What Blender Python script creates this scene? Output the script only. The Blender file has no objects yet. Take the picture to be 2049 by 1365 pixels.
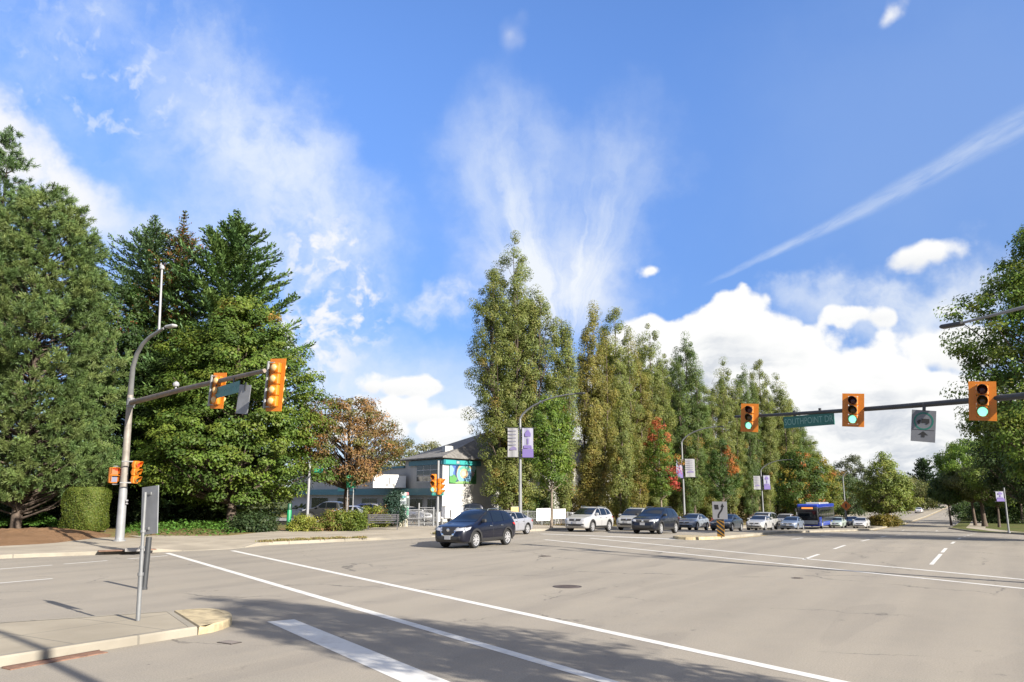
import bpy, bmesh, math, random
import numpy as np
from mathutils import Vector, Matrix
from mathutils.bvhtree import BVHTree

# ------------------------------------------------------------------ camera, world, sun, exposure
SC = bpy.context.scene
COL = SC.collection
F, CX, CY, HOR = 1600.0, 1024.5, 682.5, 988.0
TH = math.atan((HOR - CY) / F)
CAMZ = 2.5
cam_data = bpy.data.cameras.new("camera")
cam = bpy.data.objects.new("camera", cam_data)
COL.objects.link(cam)
cam.location = (0, 0, CAMZ)
cam.rotation_euler = (math.pi / 2 + TH, 0, 0)
cam_data.sensor_width = 36
cam_data.lens = 36 * F / 2049
cam_data.clip_start = 0.1
cam_data.clip_end = 4000
SC.camera = cam

SC.view_settings.view_transform = 'Standard'
SC.view_settings.look = 'None'
SC.view_settings.gamma = 1
EXPO = 1.80
SC.view_settings.exposure = EXPO
SC.cycles.max_bounces = 6
SC.cycles.diffuse_bounces = 3
SC.cycles.glossy_bounces = 3
SC.cycles.transmission_bounces = 4
SC.cycles.sample_clamp_indirect = 4

SUN_EL, SUN_AZ = math.radians(25.0), math.radians(135.0)     # azimuth clockwise from +Y
sun_data = bpy.data.lights.new("sun", 'SUN')
sun_data.energy = 3.75
sun_data.angle = math.radians(0.5)
sun_data.color = (1.0, 0.93, 0.82)
sun = bpy.data.objects.new("sun", sun_data)
COL.objects.link(sun)
sdir = Vector((math.sin(SUN_AZ) * math.cos(SUN_EL), math.cos(SUN_AZ) * math.cos(SUN_EL), math.sin(SUN_EL)))
sun.rotation_euler = sdir.to_track_quat('Z', 'Y').to_euler()
sun.location = (40, -40, 40)


def ray(px, py):
    u, v = (px - CX) / F, (CY - py) / F
    return np.array([u, math.cos(TH) - v * math.sin(TH), math.sin(TH) + v * math.cos(TH)])


def azel(px, py):
    d = ray(px, py)
    d = d / np.linalg.norm(d)
    return math.atan2(d[0], d[1]), math.asin(d[2])


world = bpy.data.worlds.new("World")
SC.world = world
world.use_nodes = True
world.cycles.sampling_method = 'MANUAL'
world.cycles.sample_map_resolution = 512


class NT:
    """short hands for building a node tree"""
    def __init__(s, nt):
        s.nt = nt
        s.nt.nodes.clear()

    def n(s, typ, **kw):
        nd = s.nt.nodes.new(typ)
        for k, v in kw.items():
            setattr(nd, k, v)
        return nd

    def put(s, sock, v):
        if v is None:
            return
        if isinstance(v, bpy.types.NodeSocket):
            s.nt.links.new(v, sock)
        else:
            if sock.type == 'RGBA' and not isinstance(v, (int, float)) and len(v) == 3:
                v = (*v, 1)
            sock.default_value = v

    def m(s, op, a, b=None, c=None, clamp=False):
        nd = s.n('ShaderNodeMath', operation=op, use_clamp=clamp)
        for i, v in enumerate((a, b, c)):
            s.put(nd.inputs[i], v)
        return nd.outputs[0]

    def vm(s, op, a, b=None):
        nd = s.n('ShaderNodeVectorMath', operation=op)
        s.put(nd.inputs[0], a)
        s.put(nd.inputs[1], b)
        return nd.outputs['Value'] if op in ('LENGTH', 'DOT_PRODUCT', 'DISTANCE') else nd.outputs[0]

    def xyz(s, x, y, z=0.0):
        nd = s.n('ShaderNodeCombineXYZ')
        for i, v in enumerate((x, y, z)):
            s.put(nd.inputs[i], v)
        return nd.outputs[0]

    def sep(s, v):
        nd = s.n('ShaderNodeSeparateXYZ')
        s.put(nd.inputs[0], v)
        return nd.outputs

    def map(s, v, loc=(0, 0, 0), rot=(0, 0, 0), scale=(1, 1, 1), typ='POINT'):
        nd = s.n('ShaderNodeMapping', vector_type=typ)
        s.put(nd.inputs[0], v)
        nd.inputs[1].default_value = loc
        nd.inputs[2].default_value = rot
        nd.inputs[3].default_value = scale
        return nd.outputs[0]

    def noise(s, v, scale, detail=4, rough=.55, dist=0, out=0):
        nd = s.n('ShaderNodeTexNoise')
        s.put(nd.inputs['Vector'], v)
        nd.inputs['Scale'].default_value = scale
        nd.inputs['Detail'].default_value = detail
        nd.inputs['Roughness'].default_value = rough
        nd.inputs['Distortion'].default_value = dist
        return nd.outputs[out]

    def ss(s, v, a, b, lo=0.0, hi=1.0):
        nd = s.n('ShaderNodeMapRange', interpolation_type='SMOOTHSTEP')
        s.put(nd.inputs[0], v)
        s.put(nd.inputs[1], a)
        s.put(nd.inputs[2], b)
        s.put(nd.inputs[3], lo)
        s.put(nd.inputs[4], hi)
        return nd.outputs[0]

    def mix(s, f, a, b, blend='MIX'):
        nd = s.n('ShaderNodeMix', data_type='RGBA', blend_type=blend)
        s.put(nd.inputs[0], f)
        s.put(nd.inputs[6], a)
        s.put(nd.inputs[7], b)
        return nd.outputs[2]


def build_world():
    t = NT(world.node_tree)
    S = 0.10
    sky = t.n('ShaderNodeTexSky', sky_type='NISHITA', sun_disc=False)
    sky.sun_elevation = SUN_EL
    sky.sun_rotation = SUN_AZ
    sky.air_density = 0.75
    sky.dust_density = 0.1
    sky.ozone_density = 4.0
    W = 1.0 / 2 ** EXPO / S
    tc = t.n('ShaderNodeTexCoord')
    d = t.vm('NORMALIZE', tc.outputs['Generated'])
    x, y, z = t.sep(d)
    az = t.m('ARCTAN2', x, y)
    el = t.m('ARCSINE', z)
    p = t.xyz(az, el)
    wob = t.noise(p, 9, 5, .6, out=1)
    wv = t.vm('SUBTRACT', wob, (.5, .5, .5))
    sc_ = t.n('ShaderNodeVectorMath', operation='SCALE')
    t.put(sc_.inputs[0], wv)
    sc_.inputs[3].default_value = .07
    pw = t.vm('ADD', p, sc_.outputs[0])
    sc2 = t.n('ShaderNodeVectorMath', operation='SCALE')
    t.put(sc2.inputs[0], wv)
    sc2.inputs[3].default_value = .16
    pw2 = t.vm('ADD', p, sc2.outputs[0])
    fine = t.noise(p, 30, 7, .62)
    mid = t.noise(pw, 13, 6, .6)
    low = t.ss(el, .0, .62, 0, 1)
    skyc = t.mix(1.0, sky.outputs[0], t.mix(low, (.315, .325, .385), (.75, .82, .945)), 'MULTIPLY')
    col = skyc

    def ell(v, px, py, wx, wy, ang=0.0):
        a0, e0 = azel(px, py)
        v2 = t.map(v, (a0, e0, 0), (0, 0, math.radians(ang)), (wx / F * .98, wy / F * .98, 1), 'TEXTURE')
        return t.vm('LENGTH', v2)

    def add(col, a, c):
        return t.mix(a, col, tuple(k * W for k in c))

    # unseen cloud added overhead and behind the camera to brighten and warm the shadows
    over = t.m('MULTIPLY', t.ss(el, .72, 1.0), t.ss(t.noise(d, 2.6, 4, .6), .30, .62, .25, .85))
    col = add(col, over, (1.0, .93, .82))
    behind = t.m('MULTIPLY', t.ss(t.m('ABSOLUTE', az), .95, 1.35), t.ss(t.noise(d, 3.4, 4, .6), .42, .60, .05, .85))
    col = add(col, behind, (1.0, .93, .82))
    # high thin veils
    def veil(col, px, py, wx, wy, ang, amt, c=(.80, .88, 1.0), lo=.30, hi=.75, src=None, vec=None):
        e = t.ss(ell(vec or pw2, px, py, wx, wy, ang), 0.15, 1.0, 1.0, 0.0)
        k = t.ss(src or mid, lo, hi)
        a = t.m('MULTIPLY', t.m('MULTIPLY', e, k), amt)
        return add(col, a, c)
    col = veil(col, 560, 340, 380, 190, -26, .95, lo=.08, hi=.66)
    col = veil(col, 200, 520, 420, 260, 0, .45, lo=.1, hi=.7)
    col = veil(col, 760, 800, 420, 160, 0, .55, (.88, .93, 1.0), lo=.1, hi=.7)
    col = veil(col, 470, 210, 120, 120, 0, .45, lo=.2)
    col = veil(col, 300, 90, 330, 130, 0, .34, lo=.3)
    col = veil(col, 60, 120, 260, 200, 0, .35, lo=.25)
    col = veil(col, 500, 480, 360, 120, 0, .55, lo=.2)
    col = veil(col, 690, 560, 180, 260, 0, .5, lo=.3)
    col = veil(col, 1900, 260, 620, 460, 0, .10, (.80, .93, 1.0), -.5, .2)
    # bright band upper left
    col = veil(col, 95, 330, 270, 85, -28, 1.05, (.93, .95, 1.0), .12, .55)
    col = veil(col, -60, 250, 150, 130, 0, 1.2, (.95, .96, 1.0), .1, .5)
    # mackerel puffs
    puff = t.noise(pw, 42, 3, .5)
    col = veil(col, 640, 470, 130, 110, 30, 1.0, (.93, .95, 1.0), .44, .64, puff)
    col = veil(col, 690, 620, 130, 160, -10, 1.0, (.95, .96, 1.0), .46, .66, puff)
    col = veil(col, 640, 700, 110, 130, 0, 1.1, (.96, .97, 1.0), .38, .6, puff)
    col = veil(col, 880, 600, 120, 60, 10, .8, (.92, .95, 1.0), .35, .7, mid)
    col = veil(col, 210, 150, 330, 160, 0, .55, (.85, .91, 1.0), .52, .72, puff)
    # the fan of cirrus: streaks that leave one point
    fa, fe = azel(1120, 760)
    q = t.vm('SUBTRACT', pw, (fa, fe, 0))
    qx, qy, _ = t.sep(q)
    ang = t.m('ARCTAN2', qx, qy)
    rad = t.vm('LENGTH', q)
    st = t.noise(t.xyz(t.m('MULTIPLY', ang, 5.0), t.m('MULTIPLY', rad, 3.4)), 1.5, 7, .6, .5)
    st = t.m('MULTIPLY', t.ss(st, .22, .80), t.ss(mid, .1, .7, .55, 1.0))
    env = t.m('MULTIPLY', t.ss(t.m('ABSOLUTE', t.m('SUBTRACT', ang, -.03)), .15, .78, 1, 0), t.ss(rad, .10, .40, 1.0, 0.0))
    two = t.m('ADD', t.ss(t.m('ABSOLUTE', t.m('ADD', ang, .30)), .0, .36, .95, 0), t.ss(t.m('ABSOLUTE', t.m('SUBTRACT', ang, .33)), .0, .38, .6, 0))
    two = t.m('ADD', two, t.ss(rad, .09, .24, .9, 0.12))
    two = t.m('MULTIPLY', two, t.ss(rad, .03, .13))
    col = add(col, t.m('MULTIPLY', t.m('MULTIPLY', t.m('MULTIPLY', st, env), two), 1.5, clamp=True), (.86, .92, 1.0))
    col = veil(col, 1110, 560, 260, 150, 0, .8, (.90, .94, 1.0), .05, .65)
    col = veil(col, 1010, 360, 200, 250, 12, .5, (.84, .91, 1.0), .05, .8)
    col = veil(col, 1230, 360, 150, 240, -25, .38, (.84, .91, 1.0), .05, .8)
    # ribbon like a spread vapour trail
    a0, e0 = azel(1430, 560)
    a1, e1 = azel(2060, 235)
    L = math.hypot(a1 - a0, e1 - e0)
    rib = t.map(pw, (a0, e0, 0), (0, 0, math.atan2(e1 - e0, a1 - a0)), (L, L, 1), 'TEXTURE')
    rp = t.map(p, (a0, e0, 0), (0, 0, math.atan2(e1 - e0, a1 - a0)), (L, L, 1), 'TEXTURE')
    mixr = t.vm('ADD', t.map(rib, scale=(.18, .18, .18)), t.map(rp, scale=(.82, .82, .82)))
    rx, ry, _ = t.sep(mixr)
    wid = t.m('MULTIPLY_ADD', rx, .044, .011)
    across = t.m('DIVIDE', ry, wid)
    rn = t.noise(t.xyz(t.m('MULTIPLY', rx, 3.0), t.m('MULTIPLY', ry, 16.0)), 2.2, 6, .6, .4)
    rb = t.m('MULTIPLY', t.ss(t.m('ABSOLUTE', across), .1, 1.0, 1, 0), t.m('MULTIPLY', t.ss(rx, -.06, .08), t.ss(rx, .75, 1.5, 1, .3)))
    col = add(col, t.m('MULTIPLY', t.m('MULTIPLY', rb, t.ss(rn, .15, .75)), .38), (.88, .94, 1.0))
    col = veil(col, 1600, 610, 320, 40, 10, .35, (.9, .95, 1), .3, .7)
    col = veil(col, 1830, 590, 330, 90, 8, .75, (.92, .96, 1), .15, .6)

    # cumulus
    vor = t.n('ShaderNodeTexVoronoi', feature='SMOOTH_F1')
    t.put(vor.inputs['Vector'], pw)
    vor.inputs['Scale'].default_value = 17
    vor.inputs['Smoothness'].default_value = .35
    vd = vor.outputs['Distance']
    vor2 = t.n('ShaderNodeTexVoronoi', feature='SMOOTH_F1')
    t.put(vor2.inputs['Vector'], p)
    vor2.inputs['Scale'].default_value = 48
    vor2.inputs['Smoothness'].default_value = .4
    bulge = t.m('ADD', t.m('MULTIPLY', t.m('SUBTRACT', .42, vd), .045), t.m('MULTIPLY', t.m('SUBTRACT', .42, vor2.outputs['Distance']), .015))
    bulge = t.m('ADD', bulge, t.m('MULTIPLY', t.m('SUBTRACT', fine, .5), .02))
    hz = t.noise(t.map(pw, scale=(1, 4.0, 1)), 7.5, 5, .55)
    hz2 = t.noise(t.map(p, scale=(1, 6.0, 1)), 5, 4, .5)
    lit = (1.02, 1.02, 1.01)
    grey = (.70, .74, .80)
    # low haze of cloud along the horizon
    band = t.m('MULTIPLY', t.ss(el, .035, .20, 1, 0), t.ss(az, -.45, .12, .25, 1.0))
    col = add(col, t.m('MULTIPLY', band, t.ss(hz2, .2, .62, .55, 1.0)), (.93, .955, .98))

    def cum(col, px, py, wx, wy, ang=0, g=0.6, soft=.30):
        e = t.m('SUBTRACT', 1.0, ell(p, px, py, wx, wy, ang))
        dn = t.m('ADD', e, t.m('MULTIPLY', bulge, .62 / (wy / F)))
        a = t.ss(dn, .0, soft)
        _, e0_ = azel(px, py)
        low = t.ss(t.m('SUBTRACT', el, e0_), -wy / F * .9, wy / F * .25, 1, 0)
        sh = t.m('MULTIPLY', t.m('MULTIPLY', low, t.ss(hz, .3, .7)), g)
        c = t.mix(sh, tuple(k * W for k in lit), tuple(k * W for k in grey))
        return t.mix(a, col, c)
    for args in [(815, 770, 105, 33), (790, 825, 150, 40), (690, 862, 90, 28), (935, 830, 70, 26), (880, 862, 150, 28), (1303, 543, 38, 17, 12, .3, .8),
                 (1858, 500, 100, 32, 6, .5, .6), (1720, 627, 66, 34), (1905, 700, 110, 60), (1905, 628, 60, 24, 0, .4, .8), (1775, 40, 42, 22, 25, .2, 1.3), (1020, 68, 50, 40, 40, .1, 2.6), (1870, 790, 160, 60)]:
        col = cum(col, *args)
    # the big bank
    fc = t.n('ShaderNodeFloatCurve')
    cm = fc.mapping
    prof = [(900, 1000), (1100, 900), (1170, 760), (1205, 640), (1240, 607), (1290, 606), (1335, 622), (1360, 600), (1440, 580), (1530, 590), (1580, 622), (1625, 650), (1690, 655), (1760, 665), (1830, 690), (1900, 720), (2049, 740), (2300, 800)]
    pts = []
    for px, py in prof:
        a_, e_ = azel(px, py)
        pts.append(((a_ + .7) / 1.6, e_ * 2.5))
    cv = cm.curves[0]
    cv.points[0].location = (0, 0)
    cv.points[1].location = (1, pts[-1][1])
    for q_ in pts:
        cv.points.new(*q_)
    cm.update()
    t.put(fc.inputs['Value'], t.m('DIVIDE', t.m('ADD', az, .7), 1.6))
    top = t.m('DIVIDE', fc.outputs[0], 2.5)
    dep = t.m('SUBTRACT', t.m('ADD', top, bulge), el)
    a = t.ss(dep, .0, .012)
    a = t.m('MULTIPLY', a, t.ss(az, -.02, .06))
    under = t.ss(dep, .035, .10)
    sh = t.m('MULTIPLY', t.m('MULTIPLY', under, t.ss(hz, .40, .66)), .95)
    thin = t.m('MULTIPLY', t.ss(dep, .11, .19), t.ss(hz2, .45, .7, 0, .5))
    c = t.mix(sh, tuple(k * W for k in lit), tuple(k * W for k in (.58, .63, .71)))
    c = t.mix(thin, c, tuple(k * W for k in (.80, .88, .93)))
    col = t.mix(a, col, c)
    bg = t.n('ShaderNodeBackground')
    t.put(bg.inputs[0], col)
    bg.inputs[1].default_value = S
    out = t.n('ShaderNodeOutputWorld')
    t.put(out.inputs[0], bg.outputs[0])


build_world()

# ------------------------------------------------------------------ place: two axes, ground height
AX = np.array([.51, .86])
AX = AX / np.hypot(*AX)                      # along the main road, away from the camera
NX = np.array([-AX[1], AX[0]])               # to the left of the road
BX = np.array([.56, -.828])                  # along the crosswalks
SPX = [-300, 45, 60, 80, 110, 150, 200, 240, 300, 400, 700, 1500]
SPZ = [0, 0, -.3, -.95, -1.95, -2.5, -2.5, -2.2, -1.7, -.6, 4, 8]


def gz(x, y):
    return np.interp(AX[0] * x + AX[1] * y, SPX, SPZ)


def SO(s, o):
    p = s * AX + o * NX
    return float(p[0]), float(p[1])


def so(x, y):
    return AX[0] * x + AX[1] * y, NX[0] * x + NX[1] * y


def G(px, py, dz=0.0):
    """ground point seen at a pixel of the photograph"""
    d = ray(px, py)
    t = 10.0
    for i in range(120):
        g = gz(d[0] * t, d[1] * t) + dz
        t = .5 * t + .5 * (g - CAMZ) / d[2]
    return np.array([d[0] * t, d[1] * t, CAMZ + d[2] * t])


def D(px, py, y):
    """point seen at a pixel of the photograph, at distance y"""
    d = ray(px, py)
    return np.array([0, 0, CAMZ]) + d * (y / d[1])


def at(px, dist, dz=.15):
    """ground position on a column of the photograph at a distance"""
    x = (px - CX) / F * math.cos(TH) * dist
    x = D(px, HOR, dist)[0]
    return np.array([x, dist, float(gz(x, dist)) + dz])


def face(n):
    """rotation about z that turns local -Y towards n"""
    return math.atan2(n[0], -n[1])


# ------------------------------------------------------------------ objects and meshes
def setp(o, label=None, cat=None, group=None, kind=None):
    for k, v in (('label', label), ('category', cat), ('group', group), ('kind', kind)):
        if v:
            o[k] = v
    return o


def thing(name, label, cat, loc=(0, 0, 0), rz=0.0, group=None):
    o = bpy.data.objects.new(name, None)
    COL.objects.link(o)
    o.location = [float(v) for v in loc]
    o.rotation_euler = (0, 0, rz)
    o.empty_display_size = .3
    return setp(o, label, cat, group)


def dup(root, loc, rz=0.0, label=None, scale=None):
    r = root.copy()
    COL.objects.link(r)
    r.location = [float(v) for v in loc]
    r.rotation_euler = (0, 0, rz)
    if scale:
        r.scale = scale
    if label:
        r['label'] = label
    for ch in root.children:
        c = ch.copy()
        COL.objects.link(c)
        c.parent = r
        for g in ch.children:
            k = g.copy()
            COL.objects.link(k)
            k.parent = c
    return r


class MB:
    def __init__(s):
        s.v, s.f = [], []

    def add(s, vs, fs):
        b = len(s.v)
        s.v += [tuple(float(c) for c in p) for p in vs]
        s.f += [tuple(i + b for i in q) for q in fs]
        return s

    def box(s, c, size, rz=0.0, taper=1.0, bev=0.0):
        x, y, z = [k / 2 for k in size]
        if bev:
            b = bev
            prof = [(-x + b, -y), (x - b, -y), (x, -y + b), (x, y - b), (x - b, y), (-x + b, y), (-x, y - b), (-x, -y + b)]
        else:
            prof = [(-x, -y), (x, -y), (x, y), (-x, y)]
        cs, sn = math.cos(rz), math.sin(rz)
        n = len(prof)
        vs = []
        rings = [(-z, 1), (z, taper)]
        if bev:
            ins = 1 - bev / max(x, y)
            rings = [(-z, ins), (-z + bev, 1), (z - bev, taper), (z, taper * ins)]
        for zz, k in rings:
            vs += [(c[0] + (a * cs - q * sn) * k, c[1] + (a * sn + q * cs) * k, c[2] + zz) for a, q in prof]
        fs = [tuple(reversed(range(n))), tuple(range(n * (len(rings) - 1), n * len(rings)))]
        for r in range(len(rings) - 1):
            fs += [(r * n + i, r * n + (i + 1) % n, (r + 1) * n + (i + 1) % n, (r + 1) * n + i) for i in range(n)]
        return s.add(vs, fs)

    def tube(s, pts, rad, n=10, cap=True):
        pts = [Vector([float(c) for c in p]) for p in pts]
        if not hasattr(rad, '__len__'):
            rad = [rad] * len(pts)
        vs, fs = [], []
        up = None
        for i, p in enumerate(pts):
            t = (pts[min(i + 1, len(pts) - 1)] - pts[max(i - 1, 0)])
            if t.length < 1e-9:
                t = Vector((0, 0, 1))
            t.normalize()
            if up is None:
                up = Vector((1, 0, 0)) if abs(t.x) < .8 else Vector((0, 1, 0))
            u = (up - t * up.dot(t)).normalized()
            up = u
            w = t.cross(u)
            for k in range(n):
                a = 2 * math.pi * k / n
                vs.append(p + (u * math.cos(a) + w * math.sin(a)) * rad[i])
        for i in range(len(pts) - 1):
            fs += [(i * n + k, i * n + (k + 1) % n, (i + 1) * n + (k + 1) % n, (i + 1) * n + k) for k in range(n)]
        if cap:
            fs += [tuple(reversed(range(n))), tuple(range((len(pts) - 1) * n, len(pts) * n))]
        return s.add(vs, fs)

    def lathe(s, prof, c=(0, 0, 0), n=20, axis='z'):
        vs, fs = [], []
        for r, h in prof:
            for k in range(n):
                a = 2 * math.pi * k / n
                q = (r * math.cos(a), r * math.sin(a), h)
                if axis == 'y':
                    q = (q[0], h, q[1])
                elif axis == 'x':
                    q = (h, q[0], q[1])
                vs.append((c[0] + q[0], c[1] + q[1], c[2] + q[2]))
        for i in range(len(prof) - 1):
            fs += [(i * n + k, i * n + (k + 1) % n, (i + 1) * n + (k + 1) % n, (i + 1) * n + k) for k in range(n)]
        fs += [tuple(reversed(range(n))), tuple(range((len(prof) - 1) * n, len(prof) * n))]
        return s.add(vs, fs)

    def prism(s, poly, z0, z1):
        """poly in x,y; extruded in z"""
        n = len(poly)
        vs = [(p[0], p[1], z0) for p in poly] + [(p[0], p[1], z1) for p in poly]
        fs = [tuple(reversed(range(n))), tuple(range(n, 2 * n))] + [(i, (i + 1) % n, n + (i + 1) % n, n + i) for i in range(n)]
        return s.add(vs, fs)

    def plate(s, poly, y0, y1):
        """poly in x,z; extruded along y (y0 is the front)"""
        n = len(poly)
        vs = [(p[0], y0, p[1]) for p in poly] + [(p[0], y1, p[1]) for p in poly]
        fs = [tuple(range(n)), tuple(reversed(range(n, 2 * n)))] + [((i + 1) % n, i, n + i, n + (i + 1) % n) for i in range(n)]
        return s.add(vs, fs)

    def grid(s, P):
        """P: rows x cols x 3"""
        P = np.asarray(P)
        r, c, _ = P.shape
        fs = [(i * c + j, i * c + j + 1, (i + 1) * c + j + 1, (i + 1) * c + j) for i in range(r - 1) for j in range(c - 1)]
        return s.add(P.reshape(-1, 3), fs)

    def build(s, name, m, parent=None, smooth=False, fix=True):
        me = bpy.data.meshes.new(name)
        me.from_pydata(s.v, [], s.f)
        if fix:
            bm = bmesh.new()
            bm.from_mesh(me)
            bmesh.ops.recalc_face_normals(bm, faces=bm.faces)
            bm.to_mesh(me)
            bm.free()
        me.materials.append(m)
        if smooth:
            me.polygons.foreach_set('use_smooth', [True] * len(me.polygons))
            try:
                me.set_sharp_from_angle(angle=math.radians(40))
            except Exception:
                pass
        o = bpy.data.objects.new(name, me)
        COL.objects.link(o)
        o.parent = parent
        return o


def struct(o, label=None):
    o['kind'] = 'structure'
    if label:
        o['label'] = label
    return o


def text_into(mb, body, size, xform, extrude=.004, sx=1.0):
    """flat lettering as mesh; xform maps (x, z) of the centred text to a 3-D point"""
    cu = bpy.data.curves.new('lettering', 'FONT')
    cu.body = body
    cu.size = size
    cu.align_x = 'CENTER'
    cu.align_y = 'CENTER'
    cu.resolution_u = 3
    ob = bpy.data.objects.new('lettering_tmp', cu)
    COL.objects.link(ob)
    dg = bpy.context.evaluated_depsgraph_get()
    me = ob.evaluated_get(dg).to_mesh()
    mb.add([xform(v.co.x * sx, v.co.y) for v in me.vertices], [tuple(p.vertices) for p in me.polygons])
    ob.evaluated_get(dg).to_mesh_clear()
    bpy.data.objects.remove(ob)
    bpy.data.curves.remove(cu)


# ------------------------------------------------------------------ materials
MATS = {}


def pbr(name, col, rough=.6, metal=0.0, coat=0.0, var=0.0, vscale=3.0, emit=None, estr=0.0, spec=.5, bump=0.0, bscale=40):
    if name in MATS:
        return MATS[name]
    m = bpy.data.materials.new(name)
    m.use_nodes = True
    t = NT(m.node_tree)
    b = t.n('ShaderNodeBsdfPrincipled')
    c = tuple(col) + (1,)
    b.inputs['Base Color'].default_value = c
    b.inputs['Roughness'].default_value = rough
    b.inputs['Metallic'].default_value = metal
    b.inputs['Coat Weight'].default_value = coat
    b.inputs['Coat Roughness'].default_value = .05
    b.inputs['Specular IOR Level'].default_value = spec
    if var or bump:
        tc = t.n('ShaderNodeTexCoord')
        v = tc.outputs['Object']
        if var:
            n1 = t.noise(v, vscale, 6, .6)
            f = t.ss(n1, .3, .7)
            t.put(b.inputs['Base Color'], t.mix(f, tuple(k * (1 - var) for k in col), tuple(min(1, k * (1 + var)) for k in col)))
        if bump:
            bp = t.n('ShaderNodeBump')
            bp.inputs['Strength'].default_value = bump
            bp.inputs['Distance'].default_value = .02
            t.put(bp.inputs['Height'], t.noise(v, bscale, 5, .6))
            t.put(b.inputs['Normal'], bp.outputs[0])
    if emit:
        b.inputs['Emission Color'].default_value = tuple(emit) + (1,)
        b.inputs['Emission Strength'].default_value = estr
    o = t.n('ShaderNodeOutputMaterial')
    t.put(o.inputs[0], b.outputs[0])
    MATS[name] = m
    return m


def world_rs(t):
    """position turned so that x runs along the main road"""
    g = t.n('ShaderNodeNewGeometry')
    return t.map(g.outputs['Position'], rot=(0, 0, -math.atan2(AX[1], AX[0])))


def asphalt_mat(name, base, seed=0.0):
    m = bpy.data.materials.new(name)
    m.use_nodes = True
    t = NT(m.node_tree)
    p = t.map(world_rs(t), loc=(seed, seed, 0))
    big = t.noise(p, .12, 5, .6)
    streak = t.noise(t.map(p, scale=(.05, .9, 1)), 1.0, 5, .6)
    med = t.noise(p, 1.7, 6, .65)
    fine = t.noise(p, 38, 4, .75)
    grit = t.noise(p, 160, 2, .8)
    c = t.mix(t.ss(big, .3, .7), tuple(k * .90 for k in base), tuple(k * 1.08 for k in base))
    c = t.mix(t.ss(streak, .38, .68, 0, .45), c, tuple(k * w for k, w in zip(base, (.80, .81, .84))))
    c = t.mix(t.ss(med, .35, .7, 0, .22), c, tuple(k * w for k, w in zip(base, (1.2, 1.17, 1.1))))
    c = t.mix(t.ss(fine, .25, .75, 0, 1), t.mix(.22, c, (.06, .06, .06)), t.mix(.12, c, (.75, .72, .66)))
    c = t.mix(t.ss(grit, .58, .75, 0, .5), c, (.60, .57, .52))
    # darker wheel tracks along the lanes and old utility cuts
    px_, py_, pz_ = t.sep(p)
    tr = t.m('ABSOLUTE', t.m('SUBTRACT', t.m('FRACT', t.m('DIVIDE', t.m('ADD', py_, t.m('MULTIPLY', t.noise(p, .15, 2), .9)), 1.9)), .5))
    c = t.mix(t.m('MULTIPLY', t.ss(tr, .18, .42, 0, 1), t.ss(t.noise(p, .3, 3), .3, .7, .03, .22)), c, (.13, .118, .105))
    cut = t.m('MULTIPLY', t.ss(t.noise(t.map(p, scale=(.09, .45, 1)), 1.3, 1, .4), .60, .615), .13)
    c = t.mix(cut, c, (.11, .10, .092))
    spk = t.n('ShaderNodeTexVoronoi', feature='F1')
    t.put(spk.inputs['Vector'], p)
    spk.inputs['Scale'].default_value = 2.2
    c = t.mix(t.m('MULTIPLY', t.ss(spk.outputs['Distance'], .03, .07, 1, 0), t.ss(t.noise(p, .5, 2), .5, .65, 0, .7)), c, (.05, .045, .04))
    # thin cracks and sealed joints
    vo = t.n('ShaderNodeTexVoronoi', feature='DISTANCE_TO_EDGE')
    t.put(vo.inputs['Vector'], t.vm('ADD', p, t.map(t.noise(p, .8, 4, .6, out=1), scale=(1.6, 1.6, 0))))
    vo.inputs['Scale'].default_value = .16
    crack = t.m('MULTIPLY', t.ss(vo.outputs['Distance'], .0, .007, 1, 0), t.ss(t.noise(p, .33, 3), .46, .60, 0, .7))
    c = t.mix(crack, c, (.05, .048, .045))
    # oil spots along the lanes
    oil = t.m('MULTIPLY', t.ss(t.noise(p, 2.6, 3, .5), .66, .74), t.ss(t.noise(t.map(p, scale=(.1, .6, 1)), 1.0, 2), .5, .62, 0, .5))
    c = t.mix(oil, c, (.07, .066, .06))
    b = t.n('ShaderNodeBsdfPrincipled')
    t.put(b.inputs['Base Color'], c)
    b.inputs['Roughness'].default_value = .88
    b.inputs['Specular IOR Level'].default_value = .25
    bp = t.n('ShaderNodeBump')
    bp.inputs['Strength'].default_value = .35
    bp.inputs['Distance'].default_value = .006
    t.put(bp.inputs['Height'], fine)
    t.put(b.inputs['Normal'], bp.outputs[0])
    o = t.n('ShaderNodeOutputMaterial')
    t.put(o.inputs[0], b.outputs[0])
    return m


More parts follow.
